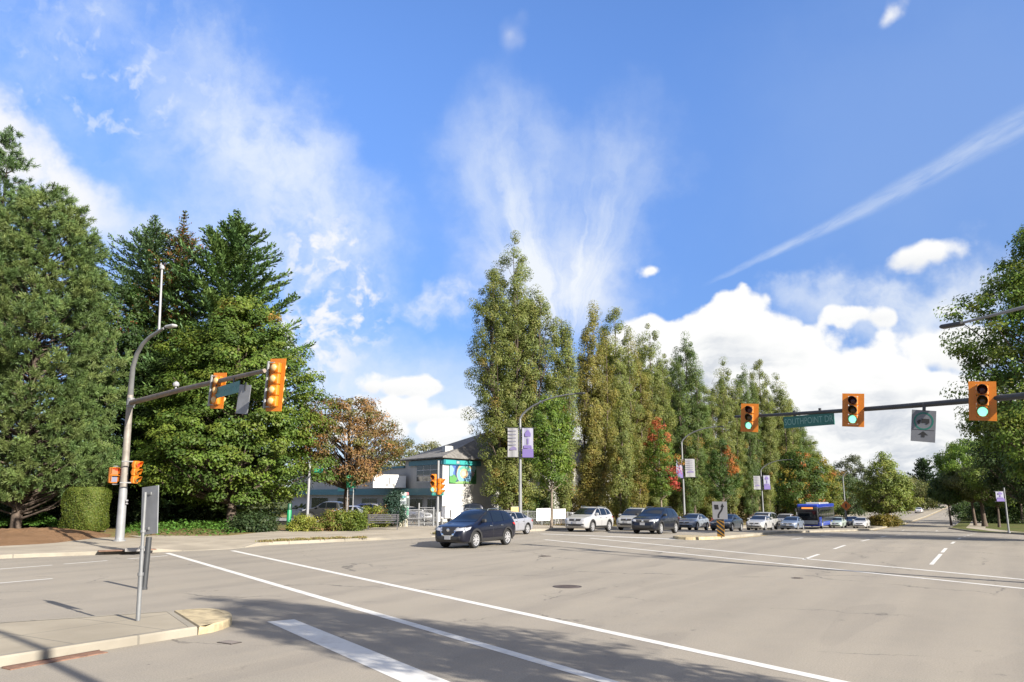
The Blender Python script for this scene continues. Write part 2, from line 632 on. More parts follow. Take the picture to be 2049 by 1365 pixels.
def concrete_mat(name, base, joint=1.5, jw=.018, stain=.25, cross=True):
    m = bpy.data.materials.new(name)
    m.use_nodes = True
    t = NT(m.node_tree)
    p = world_rs(t)
    x, y, z = t.sep(p)
    big = t.noise(p, .5, 5, .6)
    med = t.noise(p, 5, 5, .7)
    fine = t.noise(p, 60, 3, .7)
    c = t.mix(t.ss(big, .3, .7), tuple(k * (1 - stain) for k in base), tuple(k * 1.06 for k in base))
    c = t.mix(t.ss(med, .55, .8, 0, .35), c, tuple(k * w for k, w in zip(base, (.68, .62, .54))))
    c = t.mix(t.ss(fine, .3, .7, 0, .25), c, tuple(k * .72 for k in base))
    if joint:
        def line(v):
            fr = t.m('ABSOLUTE', t.m('SUBTRACT', t.m('FRACT', t.m('DIVIDE', v, joint)), .5))
            return t.ss(fr, .5 - jw / joint, .5 - jw / joint * .4)
        j = line(x)
        if cross:
            j = t.m('MAXIMUM', j, line(y))
        c = t.mix(t.m('MULTIPLY', j, .62), c, (.09, .085, .075))
    b = t.n('ShaderNodeBsdfPrincipled')
    t.put(b.inputs['Base Color'], c)
    b.inputs['Roughness'].default_value = .85
    b.inputs['Specular IOR Level'].default_value = .25
    bp = t.n('ShaderNodeBump')
    bp.inputs['Strength'].default_value = .3
    bp.inputs['Distance'].default_value = .006
    t.put(bp.inputs['Height'], t.m('ADD', fine, med))
    t.put(b.inputs['Normal'], bp.outputs[0])
    o = t.n('ShaderNodeOutputMaterial')
    t.put(o.inputs[0], b.outputs[0])
    return m


def ground_mat(name, c1, c2, c3, sc=1.0):
    m = bpy.data.materials.new(name)
    m.use_nodes = True
    t = NT(m.node_tree)
    g = t.n('ShaderNodeNewGeometry')
    p = g.outputs['Position']
    a = t.noise(p, .22 * sc, 6, .65)
    b_ = t.noise(p, 2.2 * sc, 6, .7)
    f = t.noise(p, 24 * sc, 4, .75)
    c = t.mix(t.ss(a, .38, .62), c1, c2)
    c = t.mix(t.ss(b_, .48, .68, 0, .8), c, c3)
    c = t.mix(t.ss(f, .3, .7, 0, .55), c, t.mix(.55, c, (.02, .022, .012)))
    b = t.n('ShaderNodeBsdfPrincipled')
    t.put(b.inputs['Base Color'], c)
    b.inputs['Roughness'].default_value = .95
    b.inputs['Specular IOR Level'].default_value = .1
    bp = t.n('ShaderNodeBump')
    bp.inputs['Strength'].default_value = .8
    bp.inputs['Distance'].default_value = .05
    t.put(bp.inputs['Height'], f)
    t.put(b.inputs['Normal'], bp.outputs[0])
    o = t.n('ShaderNodeOutputMaterial')
    t.put(o.inputs[0], b.outputs[0])
    return m


def paint_mat(name, base, wear=.35):
    m = bpy.data.materials.new(name)
    m.use_nodes = True
    t = NT(m.node_tree)
    g = t.n('ShaderNodeNewGeometry')
    p = g.outputs['Position']
    n1 = t.noise(p, 2.0, 6, .7)
    n2 = t.noise(p, 45, 4, .75)
    c = t.mix(t.ss(n1, .45, .75, 0, wear), base, (.30, .285, .26))
    c = t.mix(t.ss(n2, .55, .72, 0, .35), c, (.28, .265, .24))
    b = t.n('ShaderNodeBsdfPrincipled')
    t.put(b.inputs['Base Color'], c)
    b.inputs['Roughness'].default_value = .7
    o = t.n('ShaderNodeOutputMaterial')
    t.put(o.inputs[0], b.outputs[0])
    return m


def leaf_mat(name, trans=.3):
    m = bpy.data.materials.new(name)
    m.use_nodes = True
    t = NT(m.node_tree)
    at_ = t.n('ShaderNodeAttribute', attribute_name='col')
    b = t.n('ShaderNodeBsdfPrincipled')
    t.put(b.inputs['Base Color'], at_.outputs['Color'])
    b.inputs['Roughness'].default_value = .55
    b.inputs['Specular IOR Level'].default_value = .3
    tr = t.n('ShaderNodeBsdfTranslucent')
    t.put(tr.inputs[0], t.mix(1.0, at_.outputs['Color'], (1.15, 1.25, .55), 'MULTIPLY'))
    mx = t.n('ShaderNodeMixShader')
    mx.inputs[0].default_value = trans
    t.put(mx.inputs[1], b.outputs[0])
    t.put(mx.inputs[2], tr.outputs[0])
    o = t.n('ShaderNodeOutputMaterial')
    t.put(o.inputs[0], mx.outputs[0])
    return m


LEAF = leaf_mat('leaf', .40)
NEEDLE = leaf_mat('needle', .12)
BARK = pbr('bark', (.075, .055, .042), .9, var=.4, vscale=6, bump=.8, bscale=14)
BARK_PALE = pbr('bark_pale', (.16, .13, .10), .9, var=.35, vscale=5, bump=.6, bscale=14)
ASPHALT = asphalt_mat('asphalt', (.230, .202, .161))
ASPHALT_LOT = asphalt_mat('asphalt_lot', (.20, .19, .175), 31)
WALK = concrete_mat('sidewalk_concrete', (.33, .29, .23), 1.5)
MEDIAN_TOP = concrete_mat('median_concrete', (.295, .26, .20), 1.6, .02, .2)
KERB = concrete_mat('kerb_concrete', (.265, .24, .195), 3.0, .03, .3, False)
YELLOW_KERB = pbr('kerb_yellow', (.33, .27, .165), .85, var=.3, vscale=4, bump=.4, bscale=30)
WHITE_PAINT = paint_mat('road_paint_white', (.55, .54, .51), .6)
YELLOW_PAINT = paint_mat('road_paint_yellow', (.45, .31, .07))
LAWN = ground_mat('lawn_soil', (.24, .165, .085), (.17, .165, .06), (.28, .18, .09))
GRASS = ground_mat('grass_ground', (.09, .115, .032), (.13, .12, .045), (.07, .095, .025))
FIELD = ground_mat('field_ground', (.08, .10, .03), (.10, .10, .04), (.06, .08, .025), .3)
STEEL = pbr('galvanised_steel', (.175, .18, .185), .5, .3, var=.15, vscale=2)
STEEL_W = pbr('painted_grey_steel', (.20, .205, .21), .5, .1, var=.12, vscale=2)
STEEL_D = pbr('dark_steel', (.055, .058, .062), .5, .5, var=.15, vscale=3)
RUSTY = pbr('weathered_brown_steel', (.15, .12, .095), .6, .2, var=.25, vscale=2)
ORANGE = pbr('signal_orange', (.47, .145, .008), .42, var=.08, vscale=4)
CREAM = pbr('signal_cream', (.46, .29, .12), .4, var=.05)
BLACK = pbr('matt_black', (.012, .012, .013), .6)
LENS_R = pbr('lens_red_off', (.07, .008, .008), .25)
LENS_Y = pbr('lens_amber_off', (.09, .05, .008), .25)
LENS_G = pbr('lens_green_off', (.01, .06, .04), .25)
GREEN_ON = pbr('lens_green_lit', (.2, .6, .45), .3, emit=(.30, 1.0, .60), estr=.42)
RED_ON = pbr('lens_red_lit', (.6, .02, .02), .3, emit=(1.0, .03, .02), estr=.35)
HAND_ON = pbr('lens_hand_lit', (.5, .1, .05), .3, emit=(1.0, .12, .05), estr=.2)
TEAL_SIGN = pbr('sign_teal', (.012, .105, .085), .4, var=.08)
SIGN_GREEN = pbr('sign_green', (.02, .36, .16), .4)
SIGN_WHITE = pbr('sign_white', (.225, .225, .235), .45, var=.05)
SIGN_GREY = pbr('sign_grey', (.125, .13, .145), .45, .1, var=.08)
SIGN_BACK = pbr('sign_back', (.20, .205, .215), .5, .3, var=.12, vscale=3)
LETTER = pbr('letter_pale', (.16, .30, .27), .5)
LETTER_W = pbr('letter_white', (.8, .82, .8), .5)
WHITE = pbr('white_board', (.78, .77, .75), .5, var=.04)
GLASS = pbr('car_glass', (.006, .008, .010), .05, spec=.55)
WINGLASS = pbr('window_glass', (.016, .019, .022), .12, spec=.3)
RUBBER = pbr('rubber', (.012, .012, .012), .8)
ALLOY = pbr('alloy', (.42, .42, .43), .35, .5)
CHROME = pbr('chrome', (.75, .76, .78), .12, 1.0)
PLASTIC = pbr('black_plastic', (.02, .02, .021), .55)
LAMP = pbr('headlamp', (.30, .31, .34), .08, coat=1.0, spec=.9)
TAIL = pbr('tail_lamp', (.35, .01, .012), .15, coat=.6)
PLATE = pbr('plate', (.25, .255, .27), .5)
AMBER = pbr('amber_lamp', (.7, .25, .03), .25)

# ------------------------------------------------------------------ ground, road, kerbs
def resample(pts, step=1.5):
    pts = np.array(pts, float)
    seg = np.hypot(*(pts[1:] - pts[:-1]).T)
    cum = np.concatenate([[0], np.cumsum(seg)])
    n = max(2, int(cum[-1] / step) + 1)
    u = np.linspace(0, cum[-1], n)
    return np.stack([np.interp(u, cum, pts[:, 0]), np.interp(u, cum, pts[:, 1])], 1)


def by_s(pts, S):
    """polyline given in (x,y) -> its point at each s"""
    q = np.array([so(*p[:2]) for p in pts])
    o = np.interp(S, q[:, 0], q[:, 1])
    return np.array([SO(s, k) for s, k in zip(S, o)])


def strip(mb, PA, PB, za, zb, m=1):
    PA, PB = np.asarray(PA), np.asarray(PB)
    rows = []
    for k in range(m + 1):
        f = k / m
        P = PA * (1 - f) + PB * f
        z = gz(P[:, 0], P[:, 1]) + za * (1 - f) + zb * f
        rows.append(np.column_stack([P, z]))
    mb.grid(np.array(rows))


S_ALL = np.concatenate([np.linspace(-60, 130, 191), np.linspace(132, 340, 80), [400, 500]])
kerb_px = [(0, 1118), (256, 1108), (340, 1104), (460, 1099)]
KL = [SO(-60, 35.2), SO(5, 34.6)] + [tuple(G(*k)[:2]) for k in kerb_px] + [SO(29, 31.2), SO(34.4, 29.4), SO(38.4, 28.7), SO(43.4, 28.3), SO(51, 28.3), SO(55, 28.3), SO(500, 28.3)]
KERB_L = by_s(KL, S_ALL)
KERB_R = by_s([SO(-60, -3.2), SO(88, -2.6), SO(100, -1.2), SO(112, 2.8), SO(126, 5.7), SO(200, 6.2), SO(300, 12), SO(500, 30)], S_ALL)

mb = MB()
strip(mb, KERB_L, KERB_R, 0, 0, 6)
struct(mb.build('road', ASPHALT, smooth=True))

# everything else: one sheet that reaches the horizon, just under the rest
mb = MB()
ss_ = np.array([-300, -60, 0, 45, 60, 80, 110, 150, 200, 240, 300, 400, 700, 1500.])
oo_ = np.array([-1500, -400, -100, -30, 0, 30, 100, 400, 1500.])
mb.grid([[(*SO(s, o), np.interp(s, SPX, SPZ) - .06) for s in ss_] for o in oo_])
struct(mb.build('ground', FIELD))


def offset(P, d):
    T = np.gradient(P, axis=0)
    T /= np.hypot(T[:, 0], T[:, 1])[:, None]
    return P + np.column_stack([-T[:, 1], T[:, 0]]) * d


def kerb(P, sgn, name, h=.15, drops=()):
    mb = MB()
    P2 = offset(P, .16 * sgn)
    s = np.array([so(*p)[0] for p in P])
    hh = np.full(len(P), h)
    for a, b in drops:
        hh = np.where((s > a) & (s < b), .025, hh)
    z = gz(P[:, 0], P[:, 1])
    z2 = gz(P2[:, 0], P2[:, 1])
    Pb = offset(P, .02 * sgn)
    mb.grid([np.column_stack([P, z - .02]), np.column_stack([P, z + hh * .85]), np.column_stack([Pb, z + hh]), np.column_stack([P2, z2 + hh])])
    return struct(mb.build(name, KERB, smooth=False)), P2, hh


o_, KL2, HL = kerb(KERB_L, 1, 'kerb', drops=((23.2, 27.5), (35.2, 39.5)))
o_, KR2, HR = kerb(KERB_R, -1, 'kerb')

# left sidewalk and the land behind it
walk_px = [(0, 1093), (100, 1088), (215, 1074), (250, 1071), (290, 1077), (450, 1073), (545, 1063), (600, 1061), (690, 1059), (740, 1057), (800, 1051), (870, 1049), (960, 1048)]
wl = [tuple(G(*k, .16)[:2]) for k in walk_px]
wl_so = sorted([so(*p) for p in wl])
WALK_L = by_s([SO(-60, 40.5), SO(8, 39.6)] + [SO(s, o) for s, o in wl_so] + [SO(62, 31.0), SO(500, 31.0)], S_ALL)
mb = MB()
KM = KL2 * .62 + WALK_L * .38
strip(mb, KL2, KM, HL - .003, .158, 1)
strip(mb, KM, WALK_L, .158, .165, 2)
struct(mb.build('sidewalk', WALK, smooth=True))
FAR_L = by_s([SO(-60, 160), SO(500, 160)], S_ALL)
mb = MB()
strip(mb, WALK_L, FAR_L, .14, .2, 8)
struct(mb.build('lawn', LAWN, smooth=True))
# right hand verge
FAR_R = by_s([SO(-60, -90), SO(500, -90)], S_ALL)
VER_R = offset(KERB_R, -1.9)
WAL_R = offset(KERB_R, -4.2)
mb = MB()
strip(mb, KR2, VER_R, .146, .16, 1)
strip(mb, WAL_R, FAR_R, .14, .2, 4)
struct(mb.build('verge', GRASS, smooth=True))
mb = MB()
strip(mb, VER_R, WAL_R, .15, .15, 1)
struct(mb.build('sidewalk', WALK, smooth=True))
# parking lot in front of the shops
mb = MB()
lot = [at(560, 74)[:2], at(860, 66)[:2], at(1000, 80)[:2], at(880, 79)[:2], at(815, 90)[:2], at(540, 122)[:2], at(500, 100)[:2]]
mb.add([(p[0], p[1], gz(p[0], p[1]) + .235) for p in lot], [tuple(range(len(lot)))])
struct(mb.build('parking_lot', ASPHALT_LOT))


# islands
def island(name, outline, h, m, cap=.16, kerbmat=None, label=None):
    """raised island with a kerb band round its edge"""
    P = np.array(outline)
    n = len(P)
    c = P.mean(0)
    T = np.roll(P, -1, 0) - np.roll(P, 1, 0)
    T /= np.hypot(T[:, 0], T[:, 1])[:, None]
    nrm = np.column_stack([-T[:, 1], T[:, 0]])
    area = .5 * np.sum(P[:, 0] * np.roll(P[:, 1], -1) - P[:, 1] * np.roll(P[:, 0], -1))
    if area < 0:
        nrm = -nrm
    I1, I2 = P + nrm * .025, P + nrm * cap
    z = gz(P[:, 0], P[:, 1])
    km = MB()
    rows = [np.column_stack([P, z - .02]), np.column_stack([P + nrm * .008, z + h * .8]), np.column_stack([I1, z + h]), np.column_stack([I2, z + h])]
    rows = [np.vstack([r, r[:1]]) for r in rows]
    km.grid(rows)
    struct(km.build('kerb', kerbmat or KERB))
    tm = MB()
    tm.add(np.column_stack([I2, z + h - .004]), [tuple(range(n))])
    return struct(tm.build(name, m))


# near island: straight sides and a painted nose
n0, n1 = G(395, 1271)[:2], G(0, 1335)[:2]
dirn = (n0 - n1) / np.hypot(*(n0 - n1))
back = n1 - dirn * 14
wN = np.array([-dirn[1], dirn[0]])
fw = so(*G(158, 1233, .15)[:2])[1] - so(*n0)[1]
fw = 2.55
base0 = n0 + dirn * .0
nose = []
fj, f0 = G(346, 1222, .15)[:2], G(5, 1244, .15)[:2]
joint_near, joint_far = base0, fj
outl = [back, n1] + [n1 + (base0 - n1) * k / 6 for k in range(1, 7)]
fb = joint_far + (f0 - joint_far) * 4.2
outl += [joint_far + (fb - joint_far) * k / 8 for k in range(0, 9)]
island('median_island', outl, .15, MEDIAN_TOP)
arc = [joint_near + dirn * .012]
ctr = (joint_near + joint_far) / 2
for k in range(1, 12):
    a = math.pi * k / 12
    arc.append(joint_near * (1 + math.cos(a)) / 2 + joint_far * (1 - math.cos(a)) / 2 + dirn * (1.02 * math.sin(a) ** .8))
arc.append(joint_far + dirn * .012)
island('median_nose', arc, .15, YELLOW_KERB, kerbmat=YELLOW_KERB)
# far island
S_I = np.concatenate([np.linspace(46.5, 130, 60), np.linspace(135, 330, 40)])
near_e, far_e = by_s([SO(40, 13.6), SO(500, 13.6)], S_I), by_s([SO(40, 16.2), SO(92, 16.2), SO(104, 14.35), SO(123, 14.35), SO(124, 16.2), SO(500, 16.2)], S_I)
outl = list(near_e) + list(far_e[::-1])
mb = MB()
strip(mb, near_e, near_e, -.02, .15, 1)
strip(mb, far_e, far_e, -.02, .15, 1)
strip(mb, near_e, offset(near_e, .18), .15, .15)
strip(mb, offset(far_e, -.18), far_e, .15, .15)
struct(mb.build('kerb', KERB))
mb = MB()
strip(mb, offset(near_e, .18), offset(far_e, -.18), .147, .147, 2)
struct(mb.build('median_island', MEDIAN_TOP))
arc = [np.array(SO(46.49, 13.6))]
for k in range(1, 10):
    a = math.pi * k / 10
    arc.append(np.array(SO(46.49 - 2.6 * math.sin(a) ** .8, 14.9 - 1.3 * math.cos(a))))
arc.append(np.array(SO(46.49, 16.2)))
island('median_nose', arc, .15, YELLOW_KERB, kerbmat=YELLOW_KERB)

# painted markings
def mark(mb, p, q, w, z=.004, n=None):
    p, q = np.array(p[:2]), np.array(q[:2])
    L = np.hypot(*(q - p))
    n = n or max(2, int(L / 2))
    t = (q - p) / L
    nn = np.array([-t[1], t[0]]) * w / 2
    C = np.array([p + (q - p) * k / n for k in range(n + 1)])
    strip(mb, C - nn, C + nn, z, z)


mb = MB()
a, b = G(335, 1107)[:2], G(1220, 1365)[:2]
mark(mb, a, b + (b - a) * .5, .22)
a, b = G(465, 1102)[:2], G(1680, 1365)[:2]
mark(mb, a, b + (b - a) * .5, .22)
a, b = G(562, 1242)[:2], G(845, 1362)[:2]
mark(mb, a, b + (b - a) * .9, .55)
a, b = G(1090, 1080)[:2], G(2049, 1178)[:2]
mark(mb, a, b + (b - a) * .15, .2)
a, b = G(1180, 1077)[:2], G(2049, 1160)[:2]
mark(mb, a, b + (b - a) * .15, .2)
mark(mb, G(1083, 1068.5), G(1372, 1080), .55)
for p, q in [((0, 1139), (105, 1131)), ((128, 1129), (215, 1122)), ((254, 1119), (335, 1112)), ((0, 1167), (105, 1158))]:
    a, b = G(*p)[:2], G(*q)[:2]
    if p[0] == 0:
        a = a - (b - a) * .6
    mark(mb, a, b, .13)
for o in (2.2, 6.6, 10.3):
    for s in (33.2, 40.2, 49, 58, 67, 76, 85, 94, 103, 112):
        if o == 10.3 and s < 45:
            continue
        mark(mb, SO(s, o), SO(s + (6.0 if o == 2.2 and s < 35 else 3.2), o), .14)
for o in (19.9, 23.2):
    for s in (58, 67, 76, 85, 94, 103, 112, 121, 130):
        mark(mb, SO(s, o), SO(s + 3, o), .12)
struct(mb.build('road_markings', WHITE_PAINT))
mb = MB()
strip(mb, by_s([SO(40, 13.2), SO(500, 13.2)], S_I), by_s([SO(40, 13.35), SO(500, 13.35)], S_I), .004, .004)
struct(mb.build('road_line', YELLOW_PAINT))


def rng_of(seed):
    return np.random.default_rng(seed)


# dry grass in the boulevard strip
def blades(name, pts, hmin, hmax, w, cols, rng, lean=.4, m=None):
    n = len(pts)
    a = rng.uniform(0, 2 * np.pi, n)
    h = rng.uniform(hmin, hmax, n)
    t = np.column_stack([np.cos(a), np.sin(a), np.zeros(n)])
    up = np.column_stack([rng.normal(0, lean, n), rng.normal(0, lean, n), np.ones(n)])
    up /= np.linalg.norm(up, axis=1)[:, None]
    c = np.array(cols)[rng.integers(0, len(cols), n)] * rng.uniform(.75, 1.25, (n, 1))
    v = np.stack([pts - t * w / 2, pts + t * w / 2, pts + up * h[:, None] + t * w * .25, pts + up * h[:, None] - t * w * .25], 1)
    return quads(name, v, c, m or LEAF)


def quads(name, V, C, m, parent=None):
    """V: n x 4 x 3, C: n x 3 colours"""
    n = len(V)
    me = bpy.data.meshes.new(name)
    me.vertices.add(n * 4)
    me.vertices.foreach_set('co', V.reshape(-1).astype(np.float32))
    me.loops.add(n * 4)
    me.loops.foreach_set('vertex_index', np.arange(n * 4, dtype=np.int32))
    me.polygons.add(n)
    me.polygons.foreach_set('loop_start', np.arange(0, n * 4, 4, dtype=np.int32))
    at_ = me.attributes.new('col', 'FLOAT_COLOR', 'FACE')
    at_.data.foreach_set('color', np.column_stack([np.clip(C, 0, 1), np.ones(n)]).reshape(-1).astype(np.float32))
    me.update()
    me.validate()
    me.materials.append(m)
    o = bpy.data.objects.new(name, me)
    COL.objects.link(o)
    o.parent = parent
    return o


# ------------------------------------------------------------------ trees and plants
def leafq(c, n, size, asp, rng):
    """rhombic leaves: centres c, normals n"""
    N = len(c)
    n = n / (np.linalg.norm(n, axis=1)[:, None] + 1e-9)
    r = rng.normal(size=(N, 3))
    t = np.cross(n, r)
    t /= np.linalg.norm(t, axis=1)[:, None] + 1e-9
    b = np.cross(n, t)
    L = (size * rng.uniform(.7, 1.3, N))[:, None] / 2
    return np.stack([c - t * L, c + b * L * asp + t * L * .1, c + t * L, c - b * L * asp + t * L * .1], 1)


def lump(th, t, ph):
    return 1 + .16 * np.sin(2 * th + ph[0] + 3 * t) + .13 * np.sin(3 * th + ph[1] - 7 * t) + .12 * np.sin(5 * th + ph[2] + 11 * t) + .10 * np.sin(th + ph[3] + 17 * t)


def pal(cols, rng, n):
    return np.array(cols)[rng.integers(0, len(cols), n)]


def crown_clusters(rng, z0, z1, R, prof, ncl, inner=.35):
    pt, pr = zip(*prof)
    ph = rng.uniform(0, 6.28, 4)
    t = rng.uniform(0, 1, ncl * 4)
    keep = rng.uniform(0, 1, ncl * 4) < np.interp(t, pt, pr) * .9 + .1
    t = t[keep][:ncl]
    n = len(t)
    th = rng.uniform(0, 2 * np.pi, n)
    rad = np.interp(t, pt, pr) * R * lump(th, t, ph) * np.sqrt(rng.uniform(inner, 1, n))
    return np.column_stack([rad * np.cos(th), rad * np.sin(th), z0 + t * (z1 - z0)]), t, th


def make_tree(name, label, cat, loc, h, z0, R, prof, ncl, per, rc, leaf, cols, seed, group=None, trunk_r=.2, colfn=None, flat=.65, bark=None, asp=.55,
              inner=.35, limbs=.25, leaders=None, trunk_top=.85, up=.5, droop=0.0):
    rng = rng_of(seed)
    root = thing(name, label, cat, loc, rng.uniform(0, 6.28), group)
    if leaders:
        cen, tt, thh = [], [], []
        k = len(leaders)
        for (lx, ly, ltop, lr) in leaders:
            c, t, th = crown_clusters(rng, z0, ltop, lr, prof, ncl // k, inner)
            c[:, 0] += lx * np.clip((c[:, 2] - z0 * .3) / (h * .45), .25, 1)
            c[:, 1] += ly * np.clip((c[:, 2] - z0 * .3) / (h * .45), .25, 1)
            cen.append(c)
            tt.append((c[:, 2] - z0) / (h - z0))
            thh.append(np.arctan2(c[:, 1], c[:, 0]))
        cen, tt, thh = np.vstack(cen), np.concatenate(tt), np.concatenate(thh)
    else:
        cen, tt, thh = crown_clusters(rng, z0, h, R, prof, ncl, inner)
    n = len(cen)
    cs = rc * rng.uniform(.6, 1.3, n)
    base = pal(cols, rng, n) * rng.uniform(.82, 1.2, (n, 1))
    if colfn is not None:
        base = colfn(base, tt, thh, cen, rng)
    m = max(8, int(per))
    off = rng.normal(size=(n, m, 3)) * np.array([.55, .55, .55 * flat])
    off *= np.clip(1.2 / (np.linalg.norm(off, axis=2, keepdims=True) + .3), 0, 1.15)
    P = cen[:, None, :] + off * cs[:, None, None]
    if droop:
        P[..., 2] -= droop * np.linalg.norm(off[..., :2], axis=2) * cs[:, None]
    outw = cen.copy()
    outw[:, 2] = 0
    outw /= np.linalg.norm(outw, axis=1)[:, None] + .4
    nr = off * 1.0 + outw[:, None, :] * .6 + np.array([0, 0, up]) + rng.normal(size=off.shape) * .38
    C = base[:, None, :] * rng.uniform(.72, 1.25, (n, m, 1)) * (1 + rng.normal(size=(n, m, 3)) * .05)
    P, nr, C = P.reshape(-1, 3), nr.reshape(-1, 3), C.reshape(-1, 3)
    ok = P[:, 2] > .25
    P, nr, C = P[ok], nr[ok], C[ok]
    tm = MB()
    tz = z0 + (h - z0) * trunk_top
    if leaders:
        for (lx, ly, ltop, lr) in leaders:
            pts, rr = [], []
            for k in range(9):
                f = k / 8
                zz = f * ltop * .93
                g = min(1, max(0, (zz - z0 * .3) / (h * .45)))
                pts.append((lx * (.25 + .75 * g) * (1 if f > .02 else .8) + rng.normal() * .06, ly * (.25 + .75 * g) + rng.normal() * .06, zz))
                rr.append(trunk_r * (1.0 - .9 * f) * (.6 if len(leaders) > 1 else 1) + .012)
            tm.tube(pts, rr, 8)
    else:
        pts, rr = [], []
        wob = rng.normal(size=2) * .02
        for k in range(10):
            f = k / 9
            pts.append((math.sin(f * 5 + wob[0] * 50) * trunk_r * .5, math.cos(f * 4 + wob[1] * 50) * trunk_r * .5, f * tz))
            rr.append(trunk_r * (1.25 if k == 0 else 1) * (1 - .85 * f) + .01)
        tm.tube(pts, rr, 10)
    for i in range(n):
        if rng.uniform() < limbs:
            e = cen[i]
            zs = max(z0 * .85, e[2] - np.hypot(e[0], e[1]) * rng.uniform(.7, 1.3))
            zs = min(zs, tz * .97)
            f = zs / tz
            bx = by = 0.0
            if leaders:
                L = min(leaders, key=lambda q: (q[0] - e[0]) ** 2 + (q[1] - e[1]) ** 2)
                g = min(1, max(.25, (zs - z0 * .3) / (h * .45)))
                bx, by = L[0] * g, L[1] * g
            r0 = trunk_r * (1 - .85 * f) * .38 + .012
            midp = ((bx + e[0]) / 2 + rng.normal() * .12, (by + e[1]) / 2 + rng.normal() * .12, zs + (e[2] - zs) * .4)
            tm.tube([(bx, by, zs), midp, tuple(e)], [r0, r0 * .65, r0 * .25], 5, cap=False)
    tm.build('trunk', bark or BARK, root, smooth=True, fix=False)
    quads('crown', leafq(P, nr, leaf, asp, rng), C, LEAF, root)
    return root


OVAL = [(0, .35), (.12, .75), (.3, .98), (.55, 1.0), (.75, .82), (.9, .5), (1, .12)]
COLUMN = [(0, .45), (.1, .75), (.3, 1.0), (.55, .92), (.75, .68), (.9, .4), (1, .06)]
ROUND = [(0, .5), (.15, .85), (.4, 1.0), (.7, .9), (.88, .6), (1, .2)]
BROAD = [(0, .55), (.12, .92), (.35, 1.0), (.6, .88), (.8, .6), (.93, .33), (1, .1)]


def make_conifer(name, label, cat, loc, h, R, seed, cols, group=None, z0=1.0, dz=.5, nb=7, up=(-.15, .6), tw=.5, nw=.075, trunk_r=.28, shape=.85, rag=.25, brown=0.0,
                 brcol=(.20, .085, .035), curl=.35, dens=1.0, hang=0.0):
    rng = rng_of(seed)
    root = thing(name, label, cat, loc, rng.uniform(0, 6.28), group)
    V, C = [], []
    tm = MB()
    tm.tube([(0, 0, 0), (0, 0, h * .5), (0, 0, h * .98)], [trunk_r, trunk_r * .6, .02], 9)
    z = z0
    cols = np.array(cols)
    while z < h * .985:
        f = (z - z0) / (h - z0)
        k = max(4, int(round(nb * (1 - .3 * f))))
        a0 = rng.uniform(0, 6.28)
        for j in range(k):
            a = a0 + 6.283 * j / k + rng.normal() * .22
            L = R * ((1 - f) ** shape + .02 if shape > .65 else 1.07 * (1 - math.exp(-(1 - f) / .38)) * min(1, .30 + (1 - f) / .16 * .70) + .01) * rng.uniform(1 - rag * 1.6, 1 + rag)
            if f < .12:
                L *= .75 + 2 * f
            L = max(L, .18)
            e0 = up[0] + (up[1] - up[0]) * f + rng.normal() * .08
            n = max(3, int(L / .13 * dens))
            s = np.linspace(.12 if L > 1 else .05, 1, n)
            rr = L * s
            el = e0 + curl * s ** 2
            px = rr * np.cos(a) * np.cos(e0)
            py = rr * np.sin(a) * np.cos(e0)
            pz = z + rr * np.sin(e0) + curl * L * s ** 2 * .45
            spine = np.column_stack([px, py, pz])
            if L > 1.2 and rng.uniform() < .5:
                tm.tube([spine[0], spine[len(spine) // 2], spine[-1]], [.03, .018, .006], 4, cap=False)
            bc = cols[rng.integers(0, len(cols))] * rng.uniform(.75, 1.25)
            for side in (-1, 1, 0):
                m = n
                ta = a + side * rng.uniform(.5, 1.1, m)
                tl = tw * (np.minimum(1, (1.15 - s) * L * .9 + .10 + .14 * min(1, L))) * rng.uniform(.55, 1.2, m) * (1 if side else .7)
                te = el + rng.normal(0, .28, m) - hang * rng.uniform(0, 1, m) + (.25 if side == 0 else 0)
                d = np.column_stack([np.cos(ta) * np.cos(te), np.sin(ta) * np.cos(te), np.sin(te)])
                for q in range(2):
                    st = spine + d * (tl * q * .5)[:, None]
                    en = st + d * (tl * rng.uniform(.5, .75, m))[:, None] + rng.normal(0, .03, (m, 3))
                    w = np.cross(d, np.column_stack([rng.normal(0, .45, m), rng.normal(0, .45, m), np.ones(m)]))
                    w /= np.linalg.norm(w, axis=1)[:, None]
                    w *= (nw * rng.uniform(.7, 1.3, m))[:, None]
                    mid = st * .55 + en * .45
                    V.append(np.stack([st, mid + w, en, mid - w], 1))
                    c = np.repeat(bc[None], m, 0) * rng.uniform(.7, 1.3, (m, 1)) * (.85 + .3 * s[:, None])
                    if brown:
                        bm_ = rng.uniform(0, 1, m) < brown * (.4 + .8 * f)
                        c[bm_] = np.array(brcol) * rng.uniform(.6, 1.3, (bm_.sum(), 1))
                    C.append(c)
        z += dz * rng.uniform(.8, 1.2) * (1 - .35 * f)
    tm.build('trunk', BARK, root, smooth=True, fix=False)
    quads('crown', np.concatenate(V), np.concatenate(C), NEEDLE, root)
    return root


